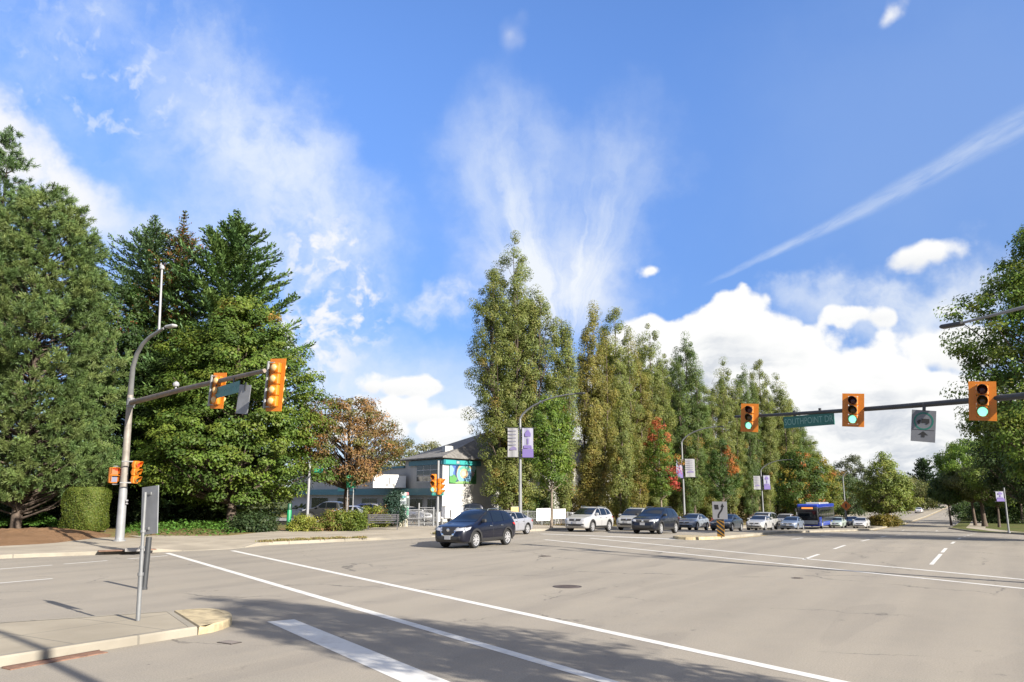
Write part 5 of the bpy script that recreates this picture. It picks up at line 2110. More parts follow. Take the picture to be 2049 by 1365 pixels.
manhole(1135, 1174, 56, 'round rusty manhole cover in the middle of the intersection')
manhole(459, 1286, 40, 'small iron grate in the asphalt beside the painted island nose', 'drain_grate', True)
manhole(1090, 1113, 26, 'small worn manhole cover in front of the navy crossover')
manhole(1595, 1157, 22, 'tiny manhole cover near the far crosswalk lines')
c = G(255, 1101, .16)
cb_ = thing('catch_basin', 'brown iron catch basin let into the sidewalk near the corner pole', 'catch basin', (c[0], c[1], .155), math.radians(30))
mb = MB()
mb.box((0, 0, .01), (2.2, .55, .03))
mb.build('cover', pbr('iron_brown', (.16, .09, .06), .8, var=.3), cb_)
mb = MB()
mb.box((.3, -.6, .06), (.9, .22, .14))
mb.build('inlet', pbr('inlet_concrete', (.22, .21, .20), .9, var=.2), cb_)
c = G(118, 1322, 0)
sg_ = thing('side_inlet', 'rusty steel edge of a kerb drain on the near island', 'drain inlet', (c[0], c[1], 0), math.radians(59.3))
mb = MB()
mb.box((0, .04, .006), (1.5, .22, .014))
mb.build('sill', pbr('rust', (.16, .085, .055), .85, var=.35, vscale=6), sg_)
MB().box((0, .155, .012), (1.5, .02, .03)).build('lip', pbr('rust_dark', (.07, .04, .03), .9), sg_)


# ------------------------------------------------------------------ vehicles
def chaikin(P, it=1, closed=False):
    P = np.asarray(P, float)
    for _ in range(it):
        a, b = P[:-1], P[1:]
        Q = np.empty((2 * len(a) + 2, P.shape[1]))
        Q[0], Q[-1] = P[0], P[-1]
        Q[1:-1:2] = a * .75 + b * .25
        Q[2:-1:2] = a * .25 + b * .75
        P = Q
    return P


CARS = {
    'suv': dict(L=4.65, top=[(2.32, .66), (2.26, .86), (2.0, 1.0), (1.2, 1.10), (.25, 1.60), (-.3, 1.685), (-1.2, 1.66), (-1.80, 1.56), (-2.18, 1.12), (-2.28, .95), (-2.32, .62)],
                belt=[(2.32, .62), (2.2, .82), (1.9, .92), (1.2, 1.02), (-1.0, 1.08), (-1.9, 1.12), (-2.2, 1.0), (-2.32, .60)],
                bot=[(2.32, .40), (2.2, .25), (1.9, .21), (-1.9, .23), (-2.2, .33), (-2.32, .45)],
                wid=[(2.32, .60), (2.24, .76), (2.0, .87), (1.4, .915), (-1.6, .915), (-2.1, .88), (-2.28, .78), (-2.32, .66)], roof=.68, ax=(1.36, -1.35), wr=.365,
                fw=[(.98, 1.09), (.0, 1.10), (.0, 1.565), (.22, 1.545)], rw=[(-.07, 1.10), (-.98, 1.12), (-.92, 1.565), (-.07, 1.57)], qw=[(-1.05, 1.13), (-1.72, 1.20), (-1.45, 1.50), (-.99, 1.56)],
                ws=((.70, 1.14), (.60, 1.57)), bw=((.64, 1.16), (.58, 1.50)), fz=(.74, .92), rails=True, clad=True),
    'sedan': dict(L=4.7, top=[(2.35, .58), (2.28, .72), (2.0, .84), (1.05, .96), (.15, 1.38), (-.35, 1.44), (-.95, 1.40), (-1.75, 1.06), (-2.15, 1.02), (-2.3, .90), (-2.35, .60)],
                  belt=[(2.35, .54), (2.2, .70), (1.9, .78), (1.05, .88), (-1.2, .95), (-1.9, .96), (-2.2, .86), (-2.35, .56)],
                  bot=[(2.35, .36), (2.2, .22), (1.9, .18), (-1.9, .2), (-2.2, .28), (-2.35, .4)],
                  wid=[(2.35, .58), (2.26, .74), (2.0, .84), (1.4, .90), (-1.6, .90), (-2.1, .85), (-2.3, .74), (-2.35, .62)], roof=.66, ax=(1.4, -1.38), wr=.33,
                  fw=[(.82, .96), (-.1, .98), (-.1, 1.345), (.12, 1.325)], rw=[(-.17, .98), (-1.0, 1.0), (-.9, 1.315), (-.17, 1.35)], qw=[(-1.06, 1.0), (-1.45, 1.04), (-1.2, 1.20), (-.96, 1.30)],
                  ws=((.70, .99), (.58, 1.345)), bw=((.62, 1.08), (.56, 1.33)), fz=(.60, .74), rails=False, clad=False),
    'van': dict(L=5.05, top=[(2.52, .66), (2.45, .84), (2.2, .98), (1.65, 1.08), (.75, 1.64), (.2, 1.74), (-1.4, 1.73), (-2.15, 1.66), (-2.42, 1.12), (-2.5, .95), (-2.52, .6)],
                belt=[(2.52, .62), (2.4, .80), (2.0, .90), (1.4, 1.0), (-1.2, 1.06), (-2.2, 1.08), (-2.45, .95), (-2.52, .58)],
                bot=[(2.52, .38), (2.4, .24), (2.0, .2), (-2.1, .22), (-2.4, .3), (-2.52, .42)],
                wid=[(2.52, .62), (2.44, .80), (2.2, .90), (1.6, .96), (-1.9, .96), (-2.35, .90), (-2.48, .82), (-2.52, .7)], roof=.74, ax=(1.55, -1.5), wr=.345,
                fw=[(1.4, 1.06), (.3, 1.08), (.3, 1.62), (.66, 1.59)], rw=[(.22, 1.08), (-1.0, 1.10), (-1.0, 1.62), (.22, 1.63)], qw=[(-1.08, 1.10), (-2.1, 1.13), (-1.98, 1.58), (-1.08, 1.62)],
                ws=((.76, 1.11), (.66, 1.62)), bw=((.72, 1.14), (.66, 1.58)), fz=(.74, .93), rails=True, clad=False),
    'pickup': dict(L=5.6, top=[(2.8, .75), (2.74, 1.0), (2.5, 1.1), (1.45, 1.2), (.75, 1.72), (.3, 1.82), (-.6, 1.81), (-.92, 1.70), (-1.05, 1.24), (-1.2, 1.18), (-2.72, 1.18), (-2.78, 1.1), (-2.8, .7)],
                   belt=[(2.8, .72), (2.7, .95), (2.3, 1.03), (1.4, 1.12), (-1.0, 1.16), (-2.7, 1.15), (-2.8, .66)],
                   bot=[(2.8, .5), (2.7, .36), (2.3, .32), (-2.3, .36), (-2.7, .45), (-2.8, .55)],
                   wid=[(2.8, .72), (2.72, .86), (2.4, .95), (1.8, .98), (-2.2, .98), (-2.7, .95), (-2.8, .88)], roof=.74, ax=(1.75, -1.75), wr=.40,
                   fw=[(1.2, 1.20), (.3, 1.21), (.3, 1.69), (.64, 1.66)], rw=[(.22, 1.21), (-.72, 1.22), (-.68, 1.67), (.22, 1.70)], qw=None,
                   ws=((.78, 1.24), (.66, 1.69)), bw=((.70, 1.28), (.62, 1.66)), fz=(.85, 1.05), rails=False, clad=True),
}


def paint(name, col, metal=.25, rough=.3):
    return pbr('paint_' + name, col, rough, metal, coat=.45)


def make_car(label, cat, kind, px=None, py=None, pos=None, head=(-AX[0], -AX[1]), col=(.6, .6, .6), pname='p', group=None, lit=False, vgrille=False, seedz=None, detail=True, dz=0.0, scale=1.0):
    S = CARS[kind]
    if pos is None:
        g = G(px, py, dz)
        pos = (g[0], g[1])
    z = float(gz(*pos)) + dz
    rz = math.atan2(head[1], head[0])
    root = thing({'suv': 'suv_car', 'sedan': 'sedan_car', 'van': 'minivan_car', 'pickup': 'pickup_truck'}[kind], label, cat, (*pos, z), rz, group)
    # sit on the slope
    e = .5
    sl = (float(gz(pos[0] + head[0] * e, pos[1] + head[1] * e)) - float(gz(pos[0] - head[0] * e, pos[1] - head[1] * e))) / (2 * e)
    root.rotation_euler = (0, -math.atan(sl), rz)
    root.scale = (scale,) * 3
    L2 = S['L'] / 2
    top, belt, bot, wid = [chaikin(S[k], 1)[::-1] for k in ('top', 'belt', 'bot', 'wid')]
    X = np.concatenate([[-L2, -L2 + .01], np.linspace(-L2 + .04, L2 - .04, 110), [L2 - .01, L2]])
    f = lambda P: np.interp(X, P[:, 0], P[:, 1])
    zt, zb, ze, w = f(top), f(bot), f(belt), f(wid)
    ze = np.minimum(ze, zt - .03)
    h = np.clip((zt - ze - .06) / .40, 0, 1)
    wr = w * ((1 - h) * .86 + h * S['roof'] / .78 * .86)
    secs = []
    for i in range(len(X)):
        d = ze[i] - zb[i]
        q = [(0, zb[i]), (w[i] * .80, zb[i]), (w[i] * .955, zb[i] + d * .10), (w[i] * .985, zb[i] + d * .32), (w[i], zb[i] + d * .62), (w[i] * .985, zb[i] + d * .84), (w[i] * .955, ze[i]),
             (wr[i] + (w[i] * .955 - wr[i]) * .08, zt[i] - (zt[i] - ze[i]) * .10 - .01), (wr[i] * .80, zt[i] - .012 - .02 * h[i]), (wr[i] * .4, zt[i] - .004), (0, zt[i])]
        secs.append(chaikin(q, 2))
    secs = np.array(secs)
    n = secs.shape[1]
    Xc = np.repeat(X[:, None], n, 1)
    PL = np.stack([Xc, secs[..., 0], secs[..., 1]], 2)
    PR = np.stack([Xc, -secs[..., 0], secs[..., 1]], 2)
    # wheel openings
    mb = MB()
    V = np.concatenate([PL[:, :, :], PR[:, ::-1, :][:, 1:-1]], 1)
    m = V.shape[1]
    faces = []
    ra = S['wr'] + .055
    for i in range(len(X) - 1):
        for j in range(m):
            j2 = (j + 1) % m
            c = (V[i, j] + V[i + 1, j] + V[i, j2] + V[i + 1, j2]) / 4
            if abs(c[1]) > .52 and any((c[0] - a) ** 2 + (c[2] - S['wr']) ** 2 < ra ** 2 for a in S['ax']):
                continue
            faces.append((i * m + j, i * m + j2, (i + 1) * m + j2, (i + 1) * m + j))
    faces.append(tuple(range(m)))
    faces.append(tuple(reversed(range((len(X) - 1) * m, len(X) * m))))
    mb.add(V.reshape(-1, 3), faces)
    P = paint(pname, col)
    body = mb.build('body', P, root, smooth=True)
    bm = bmesh.new()
    bm.from_mesh(body.data)
    bvh = BVHTree.FromBMesh(bm)
    bm.free()

    def proj(pts, axis, sgn):
        out = []
        for a, b in pts:
            if axis == 'y':
                o, d = Vector((a, sgn * 3, b)), Vector((0, -sgn, 0))
            else:
                o, d = Vector((sgn * 5, a, b)), Vector((-sgn, 0, 0))
            hit = bvh.ray_cast(o, d)
            if hit[0] is None:
                return None
            nn = hit[1] if hit[1].dot(d) < 0 else -hit[1]
            out.append(hit[0] + nn * .008)
        return out

    def patch(name, q, axis, sgn, mat_, parent, nu=8, nv=5, off=0.0):
        """bilinear patch q = bl, br, tr, tl laid on the body"""
        q = np.array(q, float)
        rows = []
        for v in np.linspace(0, 1, nv):
            a = q[0] * (1 - v) + q[3] * v
            b = q[1] * (1 - v) + q[2] * v
            r = proj([a + (b - a) * u for u in np.linspace(0, 1, nu)], axis, sgn)
            if r is None:
                return None
            rows.append([tuple(k) for k in r])
        mb_ = MB()
        mb_.grid(rows)
        return mb_.build(name, mat_, parent, smooth=True, fix=False)

    # glass
    (b0, z0), (b1, z1) = S['ws']
    patch('windscreen', [(-b0, z0), (b0, z0), (b1, z1), (-b1, z1)], 'x', 1, GLASS, root, 12, 8)
    (b0, z0), (b1, z1) = S['bw']
    patch('rear_window', [(-b0, z0), (b0, z0), (b1, z1), (-b1, z1)], 'x', -1, GLASS, root, 10, 6)
    for sg_ in (1, -1):
        for k in ('fw', 'rw', 'qw'):
            if S[k]:
                patch('side_window', S[k], 'y', sg_, GLASS, root)
    # wheels
    for a in S['ax']:
        for sg_ in (1, -1):
            r = S['wr']
            wy = float(np.interp(a, X, w)) * .985
            mb_ = MB()
            y0, y1 = sorted((sg_ * (wy - .235), sg_ * (wy - .01)))
            mb_.lathe([(r * .66, y0), (r * .93, y0), (r, y0 + .03), (r, y1 - .03), (r * .93, y1), (r * .70, y1), (r * .68, y1 - .02)], (a, 0, r), 28, 'y')
            wh = mb_.build('wheel', RUBBER, root, smooth=True)
            yo = sg_ * (wy - .012)
            mb_ = MB()
            ring_o, ring_i = r * .70, r * .60
            no = 28
            for rr in (0,):
                vo = [(a + ring_o * math.cos(6.2832 * k / no), yo, r + ring_o * math.sin(6.2832 * k / no)) for k in range(no)]
                vi = [(a + ring_i * math.cos(6.2832 * k / no), yo - sg_ * .012, r + ring_i * math.sin(6.2832 * k / no)) for k in range(no)]
                mb_.add(vo + vi, [(k, (k + 1) % no, no + (k + 1) % no, no + k) for k in range(no)])
            for k in range(5):
                t0 = 6.2832 * k / 5 + .3
                for dt in (-.13, .13):
                    c_, s_ = math.cos(t0 + dt), math.sin(t0 + dt)
                    c2, s2_ = math.cos(t0 + dt * 2.1), math.sin(t0 + dt * 2.1)
                    nx, nz = -s_ * .028, c_ * .028
                    p0 = (a + c_ * .05, r + s_ * .05)
                    p1 = (a + c2 * ring_i * 1.03, r + s2_ * ring_i * 1.03)
                    mb_.add([(p0[0] - nx, yo, p0[1] - nz), (p0[0] + nx, yo, p0[1] + nz), (p1[0] + nx, yo - sg_ * .004, p1[1] + nz), (p1[0] - nx, yo - sg_ * .004, p1[1] - nz)], [(0, 1, 2, 3)])
            hub = circle(.07, 12, a, r)
            mb_.add([(x_, yo + sg_ * .004, z_) for x_, z_ in hub], [tuple(range(12))])
            mb_.build('rim', ALLOY, wh, fix=False)
            mb_ = MB()
            yi = sg_ * (wy - .07)
            dk_ = circle(ring_i * 1.02, 20, a, r)
            mb_.add([(x_, yi, z_) for x_, z_ in dk_], [tuple(range(20))])
            mb_.build('brake_disc', STEEL_D, wh, fix=False)
            # arch lip and the dark well behind it
            rows = []
            rin, rout = ra - .012, ra + (.075 if S['clad'] else .02)
            for k in range(17):
                tt = math.radians(-12 + 204 * k / 16)
                row = []
                for rr in (rin, rout):
                    x_, z_ = a + rr * math.cos(tt), r + rr * math.sin(tt)
                    hit = proj([(x_, z_)], 'y', sg_)
                    if hit is None:
                        hit = [Vector((x_, sg_ * wy, z_))]
                    yy = hit[0].y
                    if abs(yy) < wy - .12:
                        yy = sg_ * (wy + .005)
                    row.append((x_, yy + sg_ * .006, z_))
                rows.append(row)
            well = [[(p[0][0], p[0][1] * .5, p[0][2]), p[0]] for p in rows]
            mb_ = MB()
            mb_.grid(rows)
            mb_.grid(well)
            mb_.build('wheel_arch', PLASTIC if S['clad'] else BLACK, root, smooth=True, fix=False)
    # underside plate
    MB().box((0, 0, float(bot[:, 1].min()) + .06), (S['L'] * .82, 1.35, .10)).build('underbody', BLACK, root)
    z0, z1 = S['fz']
    k = z1 - z0
    # lamps, grille, plate
    for sg_ in (1, -1):
        patch('headlight', [(sg_ * .42, z0 + k * .1), (sg_ * .74, z0 + k * .25), (sg_ * .78, z1), (sg_ * .46, z0 + k * .75)], 'x', 1, LAMP, root, 6, 4)
        q = [(L2 - .22, z0 + k * .1), (L2 - .5, z0 + k * .55), (L2 - .62, z1 + .02), (L2 - .22, z0 + k * .8)]
        patch('headlight', q, 'y', sg_, LAMP, root, 6, 4)
        zt_ = z1 + (.06 if kind != 'sedan' else .08)
        patch('tail_light', [(sg_ * .50, zt_ - .14), (sg_ * .70, zt_ - .16), (sg_ * .72, zt_ + .06), (sg_ * .54, zt_ + .03)], 'x', -1, TAIL, root, 5, 4)
        patch('tail_light', [(-L2 + .16, zt_ - .10), (-L2 + .42, zt_ - .02), (-L2 + .5, zt_ + .05), (-L2 + .2, zt_ + .06)], 'y', sg_, TAIL, root, 5, 4)
        patch('fog_lamp', [(sg_ * .52, z0 - k * 1.55), (sg_ * .66, z0 - k * 1.5), (sg_ * .66, z0 - k * 1.1), (sg_ * .5, z0 - k * 1.15)], 'x', 1, LAMP if lit else PLASTIC, root, 4, 3)
        # mirrors and handles
        mx = S['fw'][0][0] - .16
        mz = S['fw'][0][1] + .07
        hit = proj([(mx, mz - .05)], 'y', sg_)
        if hit:
            yy = hit[0].y
            MB().box((mx, yy + sg_ * .12, mz + .02), (.14, .24, .16), bev=.04).build('mirror', PLASTIC if pname in ('navy', 'navy_dark') else P, root)
        for hx in (S['fw'][1][0] + .16, S['rw'][1][0] + .18):
            hz = S['fw'][1][1] - .16
            hit = proj([(hx, hz)], 'y', sg_)
            if hit:
                MB().box((hx, hit[0].y + sg_ * .012, hz), (.2, .03, .032), bev=.008).build('door_handle', CHROME, root)
        # door seams
        for sx in (S['fw'][1][0] - .035, S['rw'][1][0] + (.0 if kind == 'pickup' else .02)):
            hit = [proj([(sx, zz)], 'y', sg_) for zz in (.42, S['fw'][1][1] - .02)]
            if all(hit):
                a_, b_ = hit[0][0], hit[1][0]
                mid_ = proj([(sx, .72)], 'y', sg_)[0]
                MB().tube([tuple(a_), tuple(mid_), tuple(b_)], .006, 4).build('door_seam', BLACK, root, fix=False)
        if S['clad']:
            x0, x1 = S['ax'][0] - ra - .05, S['ax'][1] + ra + .05
            patch('sill_cladding', [(x1, .29 if kind == 'suv' else .42), (x0, .29 if kind == 'suv' else .42), (x0, .42 if kind == 'suv' else .55), (x1, .42 if kind == 'suv' else .55)], 'y', sg_, PLASTIC, root, 8, 3)
        if S['rails']:
            zz = max(S['top'], key=lambda q_: q_[1])[1]
            yr = S['roof'] * .92
            MB().tube([(.05, sg_ * yr, zz - .085), (-.05, sg_ * yr, zz + .0), (-1.25, sg_ * yr, zz - .01), (-1.4, sg_ * yr, zz - .09)], .022, 6).build('roof_rail', CHROME if pname != 'navy_dark' else STEEL_D, root, smooth=True)
    if vgrille:
        patch('grille', [(-.30, z0 - k * .9), (.30, z0 - k * .9), (.42, z1 - k * .05), (-.42, z1 - k * .05)], 'x', 1, BLACK, root, 8, 5)
        for sg_ in (1, -1):
            patch('grille_trim', [(sg_ * .20, z0 - k * .98), (sg_ * .31, z0 - k * .98), (sg_ * .50, z1 - k * .02), (sg_ * .40, z1 - k * .02)], 'x', 1, CHROME, root, 5, 6)
        patch('grille_trim', [(-.26, z0 - k * 1.12), (.26, z0 - k * 1.12), (.26, z0 - k * .92), (-.26, z0 - k * .92)], 'x', 1, CHROME, root, 8, 3)
    else:
        patch('grille', [(-.40, z0 - k * .15), (.40, z0 - k * .15), (.44, z0 + k * .62), (-.44, z0 + k * .62)], 'x', 1, PLASTIC, root, 8, 5)
        patch('grille_trim', [(-.44, z0 + k * .62), (.44, z0 + k * .62), (.44, z0 + k * .75), (-.44, z0 + k * .75)], 'x', 1, CHROME, root, 8, 3)
    hit = proj([(0, z0 + k * .3)], 'x', 1)
    if hit:
        MB().lathe([(.075, 0), (.075, .02), (.05, .028)], tuple(hit[0]), 14, 'x').build('badge', CHROME, root)
    patch('lower_grille', [(-.62, z0 - k * 1.9), (.62, z0 - k * 1.9), (.66, z0 - k * 1.15), (-.66, z0 - k * 1.15)], 'x', 1, PLASTIC, root, 8, 4)
    for sg_, zz in ((1, z0 - k * .62 if not vgrille else z0 - k * 1.45), (-1, z0 + k * .1)):
        hit = proj([(0, zz)], 'x', sg_)
        if hit:
            MB().box((hit[0].x + sg_ * .012, 0, zz), (.02, .31, .16)).build('licence_plate', PLATE, root)
    if kind == 'pickup':
        MB().box((-1.95, 0, 1.175), (1.45, 1.5, .03)).build('bed_cover', PLASTIC, root)
    return root


Q = 'vehicles queued at the red light'
LT = 'vehicles parked in the shop lot'
make_car('navy blue crossover with chrome v-shaped grille crossing the intersection', 'car', 'suv', pos=tuple(G(953, 1092.5)[:2]), col=(.0022, .0032, .011), pname='navy', vgrille=True, group=None, scale=1.05)
make_car('silver sedan half hidden behind the crossing navy crossover', 'car', 'sedan', pos=(float(G(1009, 1073)[0]), float(G(1009, 1073)[1]) + 1.6), col=(.25, .255, .28), pname='silver')
make_car('white compact crossover first in line in the kerb lane', 'car', 'suv', pos=tuple(np.array(G(1169, 1064)[:2]) + AX * .9), col=(.36, .36, .36), pname='white', group=Q, scale=1.05)
make_car('white minivan second in line, half hidden by the dark crossover', 'car', 'van', pos=SO(60.4, 24.3), col=(.34, .345, .345), pname='white_van', group=Q)
make_car('very dark blue crossover first in line in the middle lane', 'car', 'suv', pos=tuple(np.array(G(1304, 1068)[:2]) + AX * .8), col=(.004, .006, .014), pname='navy_dark', group=Q, scale=1.06)
make_car('light blue-grey hatchback just behind the very dark blue crossover', 'car', 'sedan', pos=SO(69.5, 22.9), col=(.20, .225, .26), pname='pale_blue', group=Q)
make_car('charcoal sedan behind the keep right sign', 'car', 'sedan', pos=SO(69.5, 19.9), col=(.035, .045, .06), pname='charcoal', group=Q, scale=1.0)
make_car('white sedan stopped behind the charcoal sedan', 'car', 'sedan', pos=SO(80.0, 19.7), col=(.36, .36, .36), pname='white_sedan', group=Q)
make_car('white high-roofed van behind the white sedan', 'car', 'van', pos=SO(89.5, 21.6), col=(.34, .34, .335), pname='white_van2', group=Q, scale=1.06)
make_car('steel blue sedan in the queue ahead of the bus', 'car', 'sedan', pos=SO(91.0, 19.0), col=(.14, .17, .23), pname='steel_blue', group=Q)
make_car('red hatchback glimpsed behind the white sedan', 'car', 'sedan', pos=SO(84.5, 24.6), col=(.28, .03, .03), pname='red', group=Q)
make_car('white pickup truck just left of the bus', 'pickup truck', 'pickup', pos=SO(102, 22.0), col=(.30, .29, .28), pname='white_truck', group=Q)
make_car('white and green taxi to the right of the bus', 'car', 'sedan', pos=tuple(D(1672, HOR, 112)[:2]), col=(.34, .40, .35), pname='taxi', group=Q)
make_car('white sedan beside the planted median', 'car', 'sedan', pos=tuple(D(1719, HOR, 112)[:2]), col=(.50, .50, .50), pname='white_far', group=Q)
make_car('dark grey small car behind the white sedan by the median', 'car', 'sedan', pos=tuple(D(1701, HOR, 122)[:2]), col=(.03, .032, .045), pname='dark_far', group=Q)
make_car('white car alone on the far stretch of road', 'car', 'sedan', pos=tuple(D(1836, HOR, 205)[:2]), head=tuple(AX), col=(.45, .45, .45), pname='white_alone')

# parked by the shops (parking lot is at +.235)
def lot_car(label, cat, kind, px, d, hd, col, pname):
    x, y, _ = at(px, d)
    hd = np.array(hd, float)
    hd /= np.hypot(*hd)
    return make_car(label, cat, kind, pos=(x, y), head=tuple(hd), col=col, pname=pname, group=LT, dz=.24)


lot_car('dark grey pickup parked behind the brown tree trunk', 'pickup truck', 'pickup', 666, 76, (-1, .15), (.035, .037, .04), 'lot_grey')
lot_car('silver sedan parked behind the green shrubs', 'car', 'sedan', 716, 73.5, (1, -.28), (.32, .34, .40), 'lot_silver')
lot_car('dark blue rounded car parked behind the silver sedan', 'car', 'suv', 752, 80, (1, -.15), (.016, .024, .09), 'lot_blue')
lot_car('dark green car parked behind the bluish shrub', 'car', 'sedan', 784, 84, (1, -.1), (.02, .05, .05), 'lot_green')
lot_car('white car showing right of the poster pillar', 'car', 'sedan', 822, 77, (.75, -.65), (.42, .42, .43), 'lot_white')
lot_car('black pickup with a red tail lamp parked by the white wall', 'pickup truck', 'pickup', 944, 76.5, (-1, -.12), (.010, .011, .02), 'lot_black')


def bus():
    x, y = SO(108.5, 20.6)
    z = float(gz(x, y))
    root = thing('city_bus', 'blue and dark grey city bus with an orange destination display', 'bus', (x, y, z), math.atan2(-AX[1], -AX[0]))
    L, W, H = 12.0, 2.55, 3.15
    blue, dark, white = paint('bus_blue', (.012, .04, .33)), pbr('bus_dark', (.02, .022, .026), .3, coat=.5), paint('bus_white', (.40, .41, .42))
    MB().box((-L / 2 + .5, 0, 1.60), (L, W, 2.30), bev=.12).build('body', dark, root)
    MB().box((-L / 2 + .5, 0, .62), (L - .04, W + .02, .50), bev=.05).build('skirt', blue, root)
    MB().box((-L / 2 + .45, 0, 2.88), (L - .1, W + .03, .42), bev=.12).build('roof', blue, root)
    MB().box((-L / 2 - .6, 0, 3.14), (L * .55, W * .7, .26), bev=.08).build('roof_unit', white, root)
    fx = .5
    MB().box((fx + .01, 0, 1.75), (.03, 2.25, 1.15), bev=.01).build('windscreen', GLASS, root)
    MB().box((fx + .012, 0, 2.60), (.03, 1.7, .34)).build('destination_case', BLACK, root)
    MB().box((fx + .03, 0, 2.60), (.02, 1.35, .2)).build('destination_display', pbr('display', (.4, .1, .02), .4, emit=(1, .32, .08), estr=.35), root)
    MB().box((fx + .012, 0, .86), (.03, 2.3, .45)).build('front_panel', white, root)
    for s_ in (1, -1):
        MB().box((fx + .03, s_ * .95, .80), (.04, .34, .2), bev=.01).build('headlight', LAMP, root)
        MB().box((fx + .16, s_ * 1.42, 2.35), (.12, .22, .42), bev=.04).build('mirror', BLACK, root)
        for k in range(6):
            MB().box((-.6 - k * 1.75, s_ * (W / 2 + .008), 1.85), (1.55, .02, .95)).build('side_window', GLASS, root)
        for a in (-1.9, -8.0):
            wl_ = MB().lathe([(.3, -.14), (.48, -.14), (.5, -.1), (.5, .1), (.48, .14), (.3, .14)], (a, s_ * (W / 2 - .12), .5), 22, 'y').build('wheel', RUBBER, root, smooth=True)
            MB().lathe([(.28, -.02), (.2, .03), (.08, .05)] if s_ > 0 else [(.08, -.05), (.2, -.03), (.28, .02)], (a, s_ * (W / 2 + .02), .5), 18, 'y').build('rim', ALLOY, wl_, smooth=True)
    MB().box((fx - .05, -W / 2 - .012, 1.35), (.6, .02, 1.5)).build('stripe', white, root)
    MB().box((fx - 1.2, W / 2 + .012, .95), (1.7, .02, 1.1)).build('stripe', blue, root)


bus()


# ------------------------------------------------------------------ the shops
def box_w(mb, o, ux, a0, a1, b0, b1, z0, z1):
    """box in a frame: o origin (x,y), ux along, outward normal n = right of ux"""
    n = np.array([ux[1], -ux[0]])
    P = [o + ux * a + n * b for a, b in ((a0, b0), (a1, b0), (a1, b1), (a0, b1))]
    mb.prism([tuple(p) for p in P], z0, z1)
    return mb


